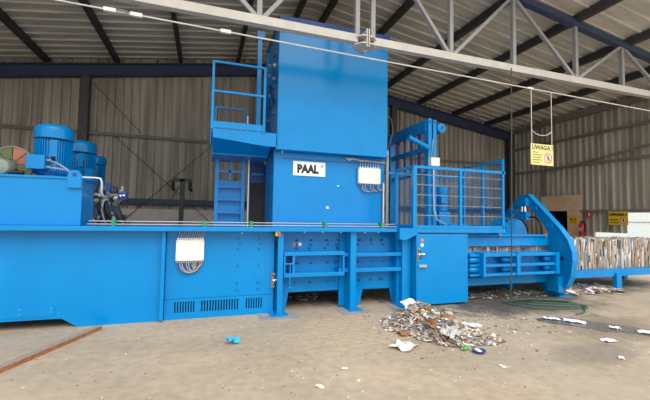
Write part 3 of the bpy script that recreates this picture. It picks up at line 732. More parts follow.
# ------------------------------------------------------------------ cabinet under the cage
cb = thing('side_cabinet', 'plain blue steel cabinet door right of the press chamber', 'cabinet', (4.27, 6.0, 0))
obj('body', MB().box(3.70, 4.84, 5.78, 6.4, 0.03, 1.34), BLUE, cb, smooth=False)
obj('door', MB().box(3.70, 4.85, 5.74, 5.78, 0.035, 1.335), BLUE, cb, smooth=False, bevel=0.004)
obj('plinth', MB().box(3.75, 4.8, 5.85, 6.35, 0, 0.03), 'dark_void', cb, smooth=False)
for z, mm in ((1.22, 'label_orange'), (1.13, 'white_plastic')): obj('warning_sticker', MB().cyl((3.82, 5.734, z), (3.82, 5.74, z), 0.034, 14), mm, cb)
for z in (0.74,): obj('handle', MB().box(3.74, 3.9, 5.70, 5.74, z - 0.02, z + 0.03), 'chrome', cb, smooth=False, bevel=0.005)

# ------------------------------------------------------------------ safety cage
cg = thing('safety_cage', 'blue wire mesh safety cage on top of the cabinet', 'cage', (4.68, 6.2, 1.36))
CY0, CY1, CX0, CX1 = 5.75, 6.9, 3.65, 5.72
obj('floor_frame', MB().box(3.34, 5.76, 5.72, 5.78, 1.36, 1.44).box(3.34, 5.76, 5.78, 6.9, 1.40, 1.44), BLUE, cg, smooth=False)
def post(x, y, z1, w=0.055): obj('post', MB().box(x - w / 2, x + w / 2, y - w / 2, y + w / 2, 1.44, z1), BLUE, cg, smooth=False)
post(CX0, CY0, 2.6, 0.075); post(4.68, CY0, 2.58); post(CX1, CY0, 2.86, 0.05); post(CX0, 6.4, 2.58); post(CX1, CY1, 2.82); post(CX1, 6.3, 2.82)
def rail(p, q, w=0.05): obj('rail', MB().bar(p, q, w), BLUE, cg, smooth=False)
rail((3.62, CY0, 2.58), (5.78, CY0, 2.58)); rail((CX0, CY0, 2.58), (CX0, 6.4, 2.58)); rail((CX1, CY0, 2.83), (CX1, CY1, 2.83), 0.04); rail((CX0, CY1, 2.6), (CX1, CY1, 2.6))
rail((CX0, CY0, 1.47), (CX1, CY0, 1.47), 0.05); rail((CX0, CY0, 1.47), (CX0, 6.4, 1.47), 0.06); rail((CX1, CY0, 1.47), (CX1, CY1, 1.47))
def mesh_panel(p, q, z0, z1, hz=0.19, st=0.05):
    p = Vector((*p, 0)); q = Vector((*q, 0)); L_ = (q - p).length; d = (q - p) / L_
    b = MB()
    for i in range(1, int(L_ / st)):
        a = p + d * (i * st); b.cyl((a.x, a.y, z0), (a.x, a.y, z1), 0.0024, 4, caps=False)
    o = obj('mesh_panel', b, 'wire_blue' if False else BLUE, cg, smooth=False)
    h = MB(); z = z0 + hz
    while z < z1 - 0.03:
        h.cyl((p.x, p.y - 0.004, z), (q.x, q.y - 0.004, z), 0.006, 5); z += hz
    obj('mesh_wires', h, 'shim_grey', o, smooth=False)
mesh_panel((CX0, CY0), (4.68, CY0), 1.49, 2.56); mesh_panel((4.68, CY0), (CX1, CY0), 1.49, 2.56)
mesh_panel((CX0, CY0), (CX0, 6.4), 1.49, 2.56); mesh_panel((CX1, CY0), (CX1, CY1), 1.49, 2.81); mesh_panel((4.55, CY1), (CX1, CY1), 1.49, 2.58, st=0.03)
obj('bracket', MB().prism([(4.9, 1.36), (5.5, 1.36), (4.9, 1.12)], 5.95, 6.0), BLUE, cg, smooth=False)
obj('rail_handle', MB().tube([(5.74, 5.74, 1.36), (5.82, 5.74, 1.36), (5.82, 5.74, 1.5), (5.76, 5.74, 1.52)], 0.015, 8), BLUE, cg)

# wire tying gantry behind the cage
gt = thing('tying_gantry', 'blue wire-tying gantry frame rising behind the safety cage', 'gantry', (4.5, 7.2, 1.43))
obj('post', MB().box(4.42, 4.50, 6.42, 6.56, 1.43, 3.75), BLUE, gt, smooth=False)
obj('post', MB().box(4.54, 4.62, 6.42, 6.56, 1.43, 3.73), BLUE, gt, smooth=False)
obj('post', MB().box(4.36, 4.5, 7.95, 8.1, 1.43, 3.72), BLUE, gt, smooth=False)
obj('top_beam', MB().box(4.40, 4.5, 6.5, 8.1, 3.48, 3.74), BLUE, gt, smooth=False, bevel=0.004)
obj('lower_beam', MB().box(4.40, 4.48, 6.5, 8.1, 3.06, 3.16), BLUE, gt, smooth=False)
obj('lower_beam', MB().box(4.42, 4.48, 6.5, 8.1, 2.55, 2.62), BLUE, gt, smooth=False)
for y in (6.8, 7.1, 7.4, 7.7): obj('needle', MB().box(4.43, 4.47, y - 0.03, y + 0.03, 2.62, 3.48), 'screw_dark', gt, smooth=False)
obj('lever_arm', MB().cyl((3.86, 6.3, 3.27), (4.4, 6.38, 3.1), 0.055, 14), BLUE, gt)
obj('lever_bore', MB().cyl((3.85, 6.299, 3.273), (3.862, 6.301, 3.269), 0.035, 12), 'screw_dark', gt)
mo = obj('drive_motor', MB().lathe((4.73, 6.4, 3.56), [(0.06, -0.02), (0.1, -0.01), (0.105, 0.02), (0.105, 0.2), (0.06, 0.22)], 20, 'y').box(4.6, 4.72, 6.5, 6.6, 3.5, 3.62), BLUE, gt)
obj('fan_grille', MB().lathe((4.73, 6.38, 3.56), [(0.03, -0.012), (0.035, -0.012), (0.035, 0.0), (0.03, 0.0)], 16, 'y', False), 'screw_dark', mo)
for x in (4.46, 4.58): obj('bolt', MB().cyl((x, 6.40, 3.68), (x, 6.42, 3.68), 0.02, 8), 'screw_dark', gt)
t = thing('sensor_box', 'small white box on the gantry post above the cage rail', 'box', (4.52, 6.35, 2.72))
obj('box', MB().box(4.41, 4.62, 6.3, 6.42, 2.72, 2.9), 'white_plastic', t, smooth=False, bevel=0.008)
obj('cable', MB().tube([(4.5, 6.35, 2.72), (4.5, 6.35, 2.2), (4.5, 6.33, 1.8), (4.56, 6.3, 1.6), (4.75, 6.25, 1.5)], 0.014, 7), 'bright_pipe', t)
obj('cable', MB().tube([(4.5, 6.4, 2.9), (4.49, 6.4, 3.0), (4.52, 6.4, 3.3)], 0.01, 7), 'cable_grey', t)
gm = thing('gear_motor', 'blue upright gear motor standing inside the safety cage', 'motor', (4.95, 6.6, 1.44))
obj('gearbox', MB().box(4.72, 5.0, 6.45, 6.7, 1.5, 1.78).box(4.8, 5.5, 6.5, 6.75, 1.44, 1.52), BLUE, gm, smooth=False, bevel=0.01)
obj('motor_body', MB().lathe((4.86, 6.57, 1.9), [(0.08, -0.12), (0.12, -0.1), (0.12, 0.22), (0.13, 0.24), (0.13, 0.4), (0.08, 0.43)], 22), BLUE, gm)
obj('terminal_box', MB().box(4.72, 4.86, 6.38, 6.48, 1.95, 2.1), BLUE, gm, smooth=False, bevel=0.008)

# ------------------------------------------------------------------ outlet channel
oc = thing('outlet_channel', 'blue bale outlet channel between cabinet and yoke', 'channel', (6, 6.5, 0))
obj('upper_beam', MB().box(4.86, 7.15, 5.92, 6.1, 1.08, 1.26), BLUE, oc, smooth=False, bevel=0.004)
obj('top_plate', MB().box(4.86, 7.15, 6.02, 7.3, 1.26, 1.29), BLUE, oc, smooth=False)
obj('lower_beam', MB().box(4.86, 7.15, 5.9, 6.1, 0.3, 0.46), BLUE, oc, smooth=False, bevel=0.004)
obj('bed_plate', MB().box(4.86, 7.6, 6.0, 7.25, 0.38, 0.46), BLUE, oc, smooth=False)
obj('rear_wall', MB().box(4.86, 7.15, 7.2, 7.3, 0.3, 1.26), BLUE, oc, smooth=False)
for x in (5.2, 6.8): obj('leg', MB().box(x - 0.08, x + 0.08, 6.6, 6.8, 0, 0.4), BLUE, oc, smooth=False)
obj('tension_rod', MB().cyl((4.9, 5.88, 1.3), (7.0, 5.88, 1.3), 0.025, 10), BLUE, oc)
for x in (5.75, 7.0): obj('rod_nut', MB().cyl((x - 0.03, 5.88, 1.3), (x + 0.03, 5.88, 1.3), 0.04, 6), 'grey_steel', oc)
obj('round_guard', MB().prism([(6.8 + 0.4 * math.cos(a), 1.27 + 0.42 * math.sin(a)) for a in [PI * k / 16 for k in range(17)]], 6.5, 6.9), BLUE, oc, smooth=False)
obj('hose', MB().tube(arc((6.62, 6.3, 1.3), 0.38, 0.1, 2.3, 14), 0.022, 8), 'black_rubber', oc)
# side clamp frame
cf = thing('clamp_frame', 'blue rectangular side clamp frame with rounded cylinders, beneath the paper gap', 'frame', (6.1, 5.8, 0.5))
for z0, z1 in ((0.90, 0.97), (0.70, 0.755), (0.52, 0.575)): obj('rail', MB().box(5.12, 7.06, 5.62, 5.92, z0, z1), BLUE, cf, smooth=False, bevel=0.004)
for x0, x1 in ((5.1, 5.16), (5.93, 6.02), (6.98, 7.08)): obj('upright', MB().box(x0, x1, 5.60, 5.92, 0.52, 0.97), BLUE, cf, smooth=False, bevel=0.004)
obj('back_plate', MB().box(4.87, 7.08, 5.86, 5.9, 0.5, 0.98), BLUE, cf, smooth=False)
for x0, x1, in ((4.88, 5.1), (5.68, 5.92), (6.8, 6.97)):
    for z in (0.64, 0.825): obj('cylinder', MB().lathe((x0, 5.78, z), [(0.02, 0), (0.05, 0.015), (0.065, 0.05), (0.065, x1 - x0)], 14, 'x'), BLUE, cf)
for z0, z1 in ((0.52, 0.56), (0.71, 0.75), (0.9, 0.95)): obj('mount_bar', MB().box(4.87, 5.1, 5.7, 5.88, z0, z1), BLUE, cf, smooth=False)
# paper inside the channel
PAPERS = ['paper_white', 'paper_grey', 'paper_dark', 'paper_brown', 'paper_tan', 'paper_blue', 'paper_red']
PW = [0, 0, 0, 1, 1, 1, 1, 1, 1, 1, 2, 2, 3, 4, 4, 4, 5, 0, 1, 2, 6]
def paper_bale(label, x0, x1, y0, y1, z0, z1, seed, group='pressed paper bales', step=0.015):
    random.seed(seed)
    t = thing('paper_bale', label, 'bale', ((x0 + x1) / 2, (y0 + y1) / 2, z0), group)
    obj('core', MB().box(x0, x1, y0 + 0.05, y1, z0, z1 - 0.03), 'paper_grey', t, smooth=False)
    b = MB(); x = x0
    while x < x1:
        w = step * random.uniform(0.6, 1.5); z = z0
        while z < z1:
            h = random.uniform(0.06, 0.5) * (z1 - z0) / 0.7; zz = min(z + h, z1 + random.uniform(-0.02, 0.03))
            b.mi = random.choice(PW)
            d = random.uniform(0, 0.05); tl = random.uniform(-0.012, 0.012)
            y = y0 + d
            b.add([(x, y, z), (x + w, y + 0.008, z), (x + w + tl, y + random.uniform(-.012, .02), zz), (x + tl, y, zz), (x, y0 + 0.06, z), (x + w, y0 + 0.06, z), (x + w, y0 + 0.06, zz), (x, y0 + 0.06, zz)],
                  [(0, 1, 2, 3), (0, 3, 7, 4), (1, 5, 6, 2), (3, 2, 6, 7), (0, 4, 5, 1)])
            z = zz if zz > z + 0.01 else z + 0.02
        x += w * 0.9
    o = obj('paper_layers', b, PAPERS, t, smooth=False); o['kind'] = 'stuff'
    b = MB()
    for i in range(int((x1 - x0) * 110)):
        b.mi = random.choice(PW); x = random.uniform(x0, x1); y = random.uniform(y0, y1)
        s = random.uniform(0.02, 0.07); a = random.uniform(0, PI)
        b.obox((x, y, z1 - 0.015 + random.random() * 0.03), (s * math.cos(a), s * math.sin(a), random.uniform(-.025, .025)), (-0.4 * s * math.sin(a), 0.4 * s * math.cos(a), random.uniform(-.02, .02)), (0, 0, 0.003))
    o = obj('loose_scraps', b, PAPERS, t, smooth=False); o['kind'] = 'stuff'
    return t
paper_bale('compressed paper block inside the outlet channel above the clamp frame', 4.88, 7.1, 6.0, 7.15, 0.47, 1.06, 21)
paper_bale('long bale of pressed waste paper next to the blue yoke', 7.45, 9.55, 6.0, 7.1, 0.51, 1.19, 22)
paper_bale('bale of pressed waste paper cut off by the right picture edge', 9.63, 11.6, 6.0, 7.1, 0.51, 1.19, 23)

# yoke around the channel
yk = thing('channel_yoke', 'big rounded blue steel yoke around the outlet channel', 'yoke', (7.31, 6.6, 0))
C = 6.6
near = [(6.60, 2.24), (6.47, 2.22), (6.08, 1.84), (5.69, 1.45), (5.52, 1.22), (5.43, 0.98), (5.43, 0.80), (5.47, 0.50), (5.57, 0.26), (5.70, 0.08), (5.80, 0.0), (6.02, 0.0), (6.26, 0.2), (6.30, 0.3), (6.05, 0.35), (6.0, 0.47), (6.0, 1.24), (5.96, 1.36), (6.16, 1.62), (6.42, 1.93), (6.60, 1.95)]
obj('plate', MB().prism(near, 7.20, 7.28, 'x'), BLUE, yk, smooth=False, bevel=0.006)
obj('plate', MB().prism([(2 * C - y, z) for y, z in near], 7.20, 7.28, 'x'), BLUE, yk, smooth=False, bevel=0.006)
obj('rim', MB().prism([(6.47, 2.225), (6.08, 1.845), (5.69, 1.455), (5.52, 1.225), (5.43, 0.98), (5.43, 0.80), (5.47, 0.50), (5.57, 0.26), (5.54, 0.25), (5.44, 0.49), (5.395, 0.80), (5.405, 0.985), (5.50, 1.24), (5.68, 1.47), (6.07, 1.86), (6.46, 2.24)], 7.17, 7.32, 'x'), BLUE, yk, smooth=False)
obj('foot_plate', MB().box(7.20, 7.60, 5.72, 6.1, 0, 0.02), BLUE, yk, smooth=False)
obj('side_box', MB().box(7.05, 7.20, 5.62, 5.9, 0.12, 0.45), BLUE, yk, smooth=False, bevel=0.005)
cy = obj('press_cylinder', MB().box(7.07, 7.20, 6.42, 6.68, 1.95, 2.14).box(7.05, 7.20, 6.4, 6.7, 1.63, 1.83), BLUE, yk, smooth=False, bevel=0.01)
for y in (6.5, 6.58): obj('piston_rod', MB().cyl((7.13, y, 1.83), (7.13, y, 1.95), 0.035, 12), 'chrome', cy)
obj('hose', MB().tube(bez((7.15, 6.4, 1.7), (7.10, 6.1, 1.75), (7.10, 6.0, 1.5), (7.12, 6.05, 1.28)), 0.02, 8), 'black_rubber', yk)
for y, z in ((6.28, 1.9), (5.9, 1.5), (6.92, 1.9)): obj('lug', MB().box(7.15, 7.20, y - 0.07, y + 0.07, z - 0.05, z + 0.05), BLUE, yk, smooth=False, bevel=0.01)
obj('warning_sticker', MB().prism([(5.60, 0.80), (5.70, 0.80), (5.65, 0.88)], 7.294, 7.20, 'x'), 'label_orange', yk, smooth=False)

# bale track
bt = thing('bale_track', 'blue steel track carrying the bales to the right', 'track', (9.6, 6.5, 0))
obj('side_beam', MB().box(7.52, 11.7, 5.92, 6.0, 0.34, 0.51), BLUE, bt, smooth=False)
obj('side_beam', MB().box(7.52, 11.7, 7.1, 7.18, 0.34, 0.51), BLUE, bt, smooth=False)
obj('bed', MB().box(7.52, 11.7, 6.0, 7.1, 0.46, 0.505), BLUE, bt, smooth=False)
for x in (9.3, 11.5):
    for y in (5.88, 7.1): obj('leg', MB().box(x - 0.07, x + 0.1, y, y + 0.1, 0, 0.42), BLUE, bt, smooth=False)
obj('side_guide', MB().box(7.7, 7.74, 5.85, 5.92, 0.45, 1.0).box(7.84, 7.87, 5.85, 5.92, 0.45, 0.98).box(7.7, 7.87, 5.85, 5.9, 0.72, 0.76).box(7.7, 7.87, 5.85, 5.9, 0.94, 0.98), BLUE, bt, smooth=False)

# ------------------------------------------------------------------ wall boards, signs, extinguisher
WX = WALL_X - 0.07
for nm, lab, y0, y1, z0, z1, mm in (('plywood_board', 'wide plywood board above the dark wall hatch', 8.9, 10.47, 2.0, 2.56, 'plywood'),
                                    ('plywood_board', 'upright plywood board right of the dark hatch behind the small sign', 8.9, 9.43, 0.35, 1.995, 'plywood'),
                                    ('plywood_board', 'narrow plywood strip left of the dark hatch beside the yoke', 10.2, 10.47, 0.35, 1.995, 'plywood')):
    t = thing(nm, lab, 'board', (WX - 0.03, (y0 + y1) / 2, z0), 'plywood boards around the hatch')
    p = obj('sheet', MB().box(WX - 0.03, WX, y0, y1, z0, z1), mm, t, smooth=False)
    for y in (y0 + 0.08, y1 - 0.08):
        for z in (z0 + 0.08, (z0 + z1) / 2, z1 - 0.08): obj('washer', MB().cyl((WX - 0.036, y, z), (WX - 0.03, y, z), 0.022, 8), 'white_plastic', t)
tag(obj('plaster_patch', MB().prism([(10.46, 2.02), (10.46, 2.55), (10.1, 2.55), (10.2, 2.4), (10.14, 2.2), (10.26, 2.02)], WX - 0.034, WX - 0.031, 'x'), 'pale_board', smooth=False), 'pale patch on the left end of the plywood above the hatch', 'patch')

def no_entry(parent, c, r, face):
    pass
def prohibition(parent, c, r, face):
    """ring with a slash and a dark figure inside"""
    n = 24; cx, cy, cz = c
    u = Vector((1, 0, 0)) if face == '-y' else Vector((0, -1, 0)); w = Vector((0, 0, 1)); k = Vector((0, -1, 0)) if face == '-y' else Vector((-1, 0, 0))
    c = Vector(c)
    def disc(r0, r1, off):
        b = MB(); vs = []; fs = []
        for i in range(n):
            a = 2 * PI * i / n; d = u * math.cos(a) + w * math.sin(a)
            vs += [c + d * r0 + k * off, c + d * r1 + k * off]
        for i in range(n): j = (i + 1) % n; fs.append((2 * i, 2 * i + 1, 2 * j + 1, 2 * j))
        return b.add(vs, fs)
    obj('symbol_ground', disc(0.001, r, 0.001), 'white_board', parent, smooth=False)
    obj('symbol_figure', MB().obox(c + k * 0.002 + w * (-r * 0.1), u * r * 0.16, w * r * 0.45, k * 0.0006).obox(c + k * 0.002 + w * r * 0.48, u * r * 0.14, w * r * 0.13, k * 0.0006).obox(c + k * 0.002, u * r * 0.4, w * r * 0.1, k * 0.0006), 'ink', parent, smooth=False)
    rg = disc(r * 0.8, r, 0.003); d = (u * 0.707 - w * 0.707); e = (u * 0.707 + w * 0.707)
    rg.obox(c + k * 0.003, d * r * 0.85, e * r * 0.09, k * 0.0006)
    obj('symbol_ring', rg, 'sign_red', parent, smooth=False)

# big sign hanging from the wire
hs = thing('hanging_sign', 'pale yellow warning sign hanging on cords from the overhead wire', 'sign', (6.32, 5.35, 2.71))
obj('plate', MB().box(6.03, 6.62, 5.345, 5.355, 2.72, 3.14), 'sign_pale_yellow', hs, smooth=False)
lettering('lettering', 'UWAGA !', 0.125, (6.06, 5.343, 3.03), 'rope_dark', hs, bold=0.002, squeeze=1.0)
for i, L_ in enumerate((0.14, 0.26, 0.22, 0.24, 0.18)):
    obj('text_line', MB().box(6.07, 6.07 + L_, 5.3435, 5.345, 2.965 - i * 0.05, 2.978 - i * 0.05), 'rope_dark', hs, smooth=False)
prohibition(hs, (6.48, 5.345, 2.87), 0.1, '-y')
for x in (6.06, 6.59):
    obj('cord', MB().cyl((x, 5.35, 3.14), (x, 5.35, 4.235), 0.008, 6), 'rope_fibre', hs)
obj('cord', MB().tube(bez((6.06, 5.35, 3.42), (6.15, 5.34, 3.28), (6.45, 5.34, 3.28), (6.59, 5.35, 3.42)), 0.007, 6), 'rope_fibre', hs)
obj('cord_clip', MB().cyl((5.97, 5.35, 4.24), (6.1, 5.35, 4.24), 0.022, 8), 'white_plastic', hs)
# overhead wire
ow = thing('overhead_wire', 'thin steel wire strung across the hall below the truss', 'wire', (3, 5.35, 4.2))
obj('strand', MB().cyl((-7.5, 5.35, 4.42), (12.3, 5.35, 4.15), 0.011, 6), 'rope_fibre', ow)
for x in (-1.30, -0.98, 0.2):
    zz = 4.42 - (x + 7.5) * 0.27 / 19.8
    obj('wire_clamp', MB().box(x - 0.075, x + 0.075, 5.325, 5.375, zz - 0.025, zz + 0.025), 'white_plastic', ow, smooth=False, bevel=0.006)
zz = 4.42 - (-1.14 + 7.5) * 0.27 / 19.8
obj('turnbuckle', MB().tube([(-1.24, 5.35, zz), (-1.2, 5.33, zz + 0.02), (-1.14, 5.33, zz + 0.02), (-1.08, 5.33, zz)], 0.01, 6).tube([(-1.24, 5.35, zz), (-1.2, 5.36, zz - 0.02), (-1.14, 5.36, zz - 0.02), (-1.08, 5.35, zz)], 0.01, 6), 'grey_steel', ow)
# hanging rope in front of the channel
tag(obj('hanging_rope', MB().tube([(5.72, 5.5, 4.66), (5.71, 5.5, 3.5), (5.70, 5.5, 2.4), (5.69, 5.5, 1.2), (5.66, 5.5, 0.3), (5.64, 5.5, 0.0)], 0.012, 6), 'rope_dark'), 'dark rope hanging from the truss down to the floor', 'rope')

# signs on the right wall
s2 = thing('wall_sign', 'yellow warning sign on the wall rail above the bales', 'sign', (WX - 0.13, 7.76, 1.54))
sx = WX - 0.13
obj('plate', MB().box(sx, sx + 0.012, 7.42, 7.98, 1.54, 1.95), 'sign_yellow', s2, smooth=False)
lettering('lettering', 'UWAGA !', 0.12, (sx - 0.002, 7.95, 1.82), 'ink', s2, face='-x', bold=0.007, squeeze=0.95)
for i, L_ in enumerate((0.22, 0.2)): obj('text_line', MB().box(sx - 0.0015, sx, 7.94 - L_ - 0.03, 7.94, 1.70 - i * 0.03, 1.716 - i * 0.03), 'ink', s2, smooth=False)
obj('text_line', MB().box(sx - 0.0015, sx, 7.68, 7.94, 1.59, 1.615), 'ink', s2, smooth=False)
prohibition(s2, (sx, 7.55, 1.68), 0.095, '-x')
s3 = thing('hatch_sign', 'small yellow safety sign on the plywood beside the hatch', 'sign', (WX - 0.04, 9.2, 1.54))
obj('plate', MB().box(WX - 0.045, WX - 0.035, 9.03, 9.37, 1.54, 1.82), 'sign_yellow', s3, smooth=False)
obj('pictogram', MB().prism([(9.22, 1.66), (9.32, 1.66), (9.27, 1.77)], WX - 0.047, WX - 0.045, 'x'), 'ink', s3, smooth=False)
obj('pictogram', MB().prism([(9.08, 1.66), (9.17, 1.66), (9.125, 1.77)], WX - 0.047, WX - 0.045, 'x'), 'sign_red', s3, smooth=False)
for i in range(2): obj('text_line', MB().box(WX - 0.047, WX - 0.045, 9.08, 9.32, 1.58 + i * 0.035, 1.59 + i * 0.035), 'ink', s3, smooth=False)
fe = thing('fire_extinguisher', 'red fire extinguisher hanging on the plywood edge', 'extinguisher', (WX - 0.12, 8.83, 1.13))
obj('cylinder', MB().lathe((WX - 0.13, 8.83, 1.13), [(0.06, 0), (0.09, 0.02), (0.09, 0.36), (0.07, 0.42), (0.03, 0.45)], 18), 'extinguisher_red', fe)
obj('valve', MB().cyl((WX - 0.13, 8.83, 1.57), (WX - 0.13, 8.83, 1.64), 0.025, 8).box(WX - 0.15, WX - 0.11, 8.75, 8.88, 1.62, 1.65), 'dark_steel', fe)
obj('hose', MB().tube(bez((WX - 0.13, 8.78, 1.6), (WX - 0.16, 8.65, 1.6), (WX - 0.16, 8.7, 1.35), (WX - 0.18, 8.76, 1.2)), 0.014, 7), 'black_rubber', fe)
obj('label_panel', MB().box(WX - 0.223, WX - 0.219, 8.79, 8.87, 1.3, 1.42), 'paper_tan', fe, smooth=False)
obj('bracket', MB().box(WX - 0.05, WX, 8.78, 8.88, 1.3, 1.5), 'dark_steel', fe, smooth=False)
s4 = thing('extinguisher_sign', 'small red square sign on the wall right of the extinguisher', 'sign', (WX - 0.14, 8.58, 1.82))
obj('plate', MB().box(WX - 0.135, WX - 0.125, 8.5, 8.66, 1.76, 1.95), 'sign_red', s4, smooth=False)
obj('pictogram', MB().box(WX - 0.137, WX - 0.135, 8.56, 8.6, 1.8, 1.91), 'white_board', s4, smooth=False)

# ------------------------------------------------------------------ things on the floor
rb = thing('steel_angle', 'long rusty steel angle lying on the floor at left', 'beam', (-1.65, 5.1, 0))
d = Vector((-1.36, 5.80, 0)) - Vector((-2.3, 3.66, 0)); n_ = d.normalized(); sd = Vector((n_.y, -n_.x, 0))
c = (Vector((-1.36, 5.80, 0)) + Vector((-2.3, 3.66, 0))) / 2
obj('upright_flange', MB().obox(c + sd * 0.045 + Vector((0, 0, 0.024)), d / 2, sd * 0.006, (0, 0, 0.024)), 'rust', rb, smooth=False)
obj('flat_flange', MB().obox(c + Vector((0, 0, 0.045)), d / 2, sd * 0.05, (0, 0, 0.004)), 'rust_grey', rb, smooth=False)

def crumple(name, label, cat, loc, w, h, m, amp=0.03, n=8, seed=1, rot=0.0, tilt=0.0, group=None):
    rnd = random.Random(seed); b = MB(); vs = []
    for j in range(n + 1):
        for i in range(n + 1):
            u, v = i / n - .5, j / n - .5
            edge = 1 + 0.12 * rnd.uniform(-1, 1)
            x, y = u * w * edge, v * h * edge
            z = amp * rnd.uniform(0, 1) + tilt * (v + 0.5) * h
            X = x * math.cos(rot) - y * math.sin(rot); Y = x * math.sin(rot) + y * math.cos(rot)
            vs.append((loc[0] + X, loc[1] + Y, loc[2] + z + 0.003))
    fs = [(j * (n + 1) + i, j * (n + 1) + i + 1, (j + 1) * (n + 1) + i + 1, (j + 1) * (n + 1) + i) for j in range(n) for i in range(n)]
    b.add(vs, fs)
    o = obj(name, b, m, smooth=False)
    s = o.modifiers.new('thickness', 'SOLIDIFY'); s.thickness = 0.003; s.offset = 1
    return tag(o, label, cat, group)
def wad(name, label, cat, loc, r, m, seed, squash=0.7, group=None):
    """crumpled lump"""
    rnd = random.Random(seed); b = MB(); vs = []; nu, nv = 12, 7
    for j in range(nv + 1):
        ph = -PI / 2 + PI * j / nv
        for i in range(nu):
            a = 2 * PI * i / nu; k = r * rnd.uniform(0.5, 1.2)
            vs.append((loc[0] + k * math.cos(ph) * math.cos(a), loc[1] + k * math.cos(ph) * math.sin(a), loc[2] + squash * (r + k * math.sin(ph))))
    fs = [(j * nu + i, j * nu + (i + 1) % nu, (j + 1) * nu + (i + 1) % nu, (j + 1) * nu + i) for j in range(nv) for i in range(nu)]
    return tag(obj(name, b.add(vs, fs), m, smooth=False), label, cat, group)

# heap of scrap
def heap(x, y):
    def g(cx, cy, sx, sy, a, h):
        dx, dy = x - cx, y - cy; u = dx * math.cos(a) + dy * math.sin(a); v = -dx * math.sin(a) + dy * math.cos(a)
        return h * math.exp(-(u / sx) ** 2 - (v / sy) ** 2)
    return max(0, max(g(3.16, 4.80, 0.38, 0.33, 0.5, 0.33), g(3.25, 4.32, 0.33, 0.36, 0, 0.21), g(3.45, 3.98, 0.36, 0.18, -0.3, 0.07)) - 0.016)
random.seed(9)
m = MB(); N = 40; vs = []; xs = [2.2 + 2.2 * i / N for i in range(N + 1)]; ys = [3.4 + 2.3 * i / N for i in range(N + 1)]
for y in ys:
    for x in xs: vs.append((x, y, heap(x, y) - 0.006))
m.add(vs, [(j * (N + 1) + i, j * (N + 1) + i + 1, (j + 1) * (N + 1) + i + 1, (j + 1) * (N + 1) + i) for j in range(N) for i in range(N)])
nb = len(m.f)
m.m = [2] * nb
cnt = 0
HP = [0, 0, 0, 0, 1, 1, 1, 2, 2, 2, 2, 2, 3, 3, 3, 3, 4, 4, 4, 1, 5]
while cnt < 2600:
    x, y = random.uniform(2.3, 4.3), random.uniform(3.4, 5.6)
    hh = heap(x, y)
    if hh < 0.004 and random.random() > 0.015: continue
    cnt += 1
    m.mi = random.choice(HP)
    s = random.uniform(0.012, 0.042) * (1 if hh >= 0.004 else 0.45); a = random.uniform(0, PI); tl = random.uniform(-0.8, 0.8)
    ax = Vector((math.cos(a), math.sin(a), tl * 0.7)) * s; ay = Vector((-math.sin(a), math.cos(a), random.uniform(-.8, .8))) * s * random.uniform(0.25, 0.7)
    z = hh + random.uniform(-0.005, 0.025)
    z = max(z, abs(ax.z) + abs(ay.z) + 0.002) if hh < 0.02 else z
    m.obox((x, y, z), ax, ay, ax.cross(ay).normalized() * 0.002)
tag(obj('scrap_heap', m, PAPERS, smooth=False), 'low heap of mixed paper scraps on the floor before the press', 'scrap', kind='stuff')
def hz(x, y): return heap(x, y)
crumple('paper_sheet', 'white crumpled sheet leaning on top behind the scrap heap', 'paper', (3.42, 5.45, 0.06), 0.34, 0.26, 'paper_white', 0.03, 6, 3, 0.4, 0.45)
crumple('paper_sheet', 'white crumpled sheet lying alone on the floor left of the heap', 'paper', (2.40, 4.0, 0.0), 0.30, 0.26, 'paper_white', 0.05, 5, 5, 0.7)
wad('cardboard_wad', 'rusty brown wad at the left foot of the scrap heap', 'cardboard', (2.66, 4.42, 0.0), 0.085, 'cardboard', 2, 0.45)
wad('cardboard_wad', 'brown rounded wad in the middle of the scrap heap front', 'cardboard', (3.02, 4.30, 0.12), 0.1, 'cardboard', 4, 0.5)
wad('cardboard_wad', 'orange brown wad right of the middle of the scrap heap', 'cardboard', (3.36, 4.40, 0.15), 0.11, 'cardboard', 6, 0.45)
wad('cardboard_wad', 'small brown wad on the crest of the scrap heap', 'cardboard', (3.2, 4.62, 0.26), 0.06, 'cardboard', 8, 0.45)
crumple('film_and_glint', 'crumpled clear plastic film at the lower front of the heap', 'plastic', (3.13, 4.02, 0.08), 0.26, 0.2, 'film_and_glint', 0.09, 9, 7, 0.3)
crumple('film_and_glint', 'crumpled pale plastic film on the right slope of the heap', 'plastic', (3.6, 4.72, 0.1), 0.24, 0.16, 'film_and_glint', 0.08, 7, 8, 0.9)
crumple('paper_strip', 'white paper strip on the right slope of the heap', 'paper', (3.72, 4.35, 0.06), 0.30, 0.1, 'paper_white', 0.04, 5, 9, -0.7)
crumple('plastic_scrap', 'green plastic scrap near the blue dish', 'plastic', (3.10, 3.72, 0.0), 0.13, 0.07, 'plastic_green', 0.05, 4, 11, 0.2)
bl = thing('plastic_dish', 'dark blue round plastic dish at the front of the heap', 'dish', (3.2, 3.6, 0))
obj('dish', MB().lathe((3.2, 3.6, 0.0), [(0.05, 0.004), (0.07, 0.012), (0.08, 0.035), (0.072, 0.035), (0.06, 0.02), (0.04, 0.015)], 18), 'plastic_blue', bl)
obj('crumb', MB().obox((3.19, 3.6, 0.03), (0.03, 0.01, 0), (-0.01, 0.03, 0.01), (0, 0, 0.004)), 'paper_white', bl, smooth=False)
crumple('plastic_wrapper', 'cyan plastic wrapper on the open floor', 'wrapper', (0.38, 4.72, 0.0), 0.13, 0.12, 'cyan_wrap', 0.09, 5, 13, 0.5)
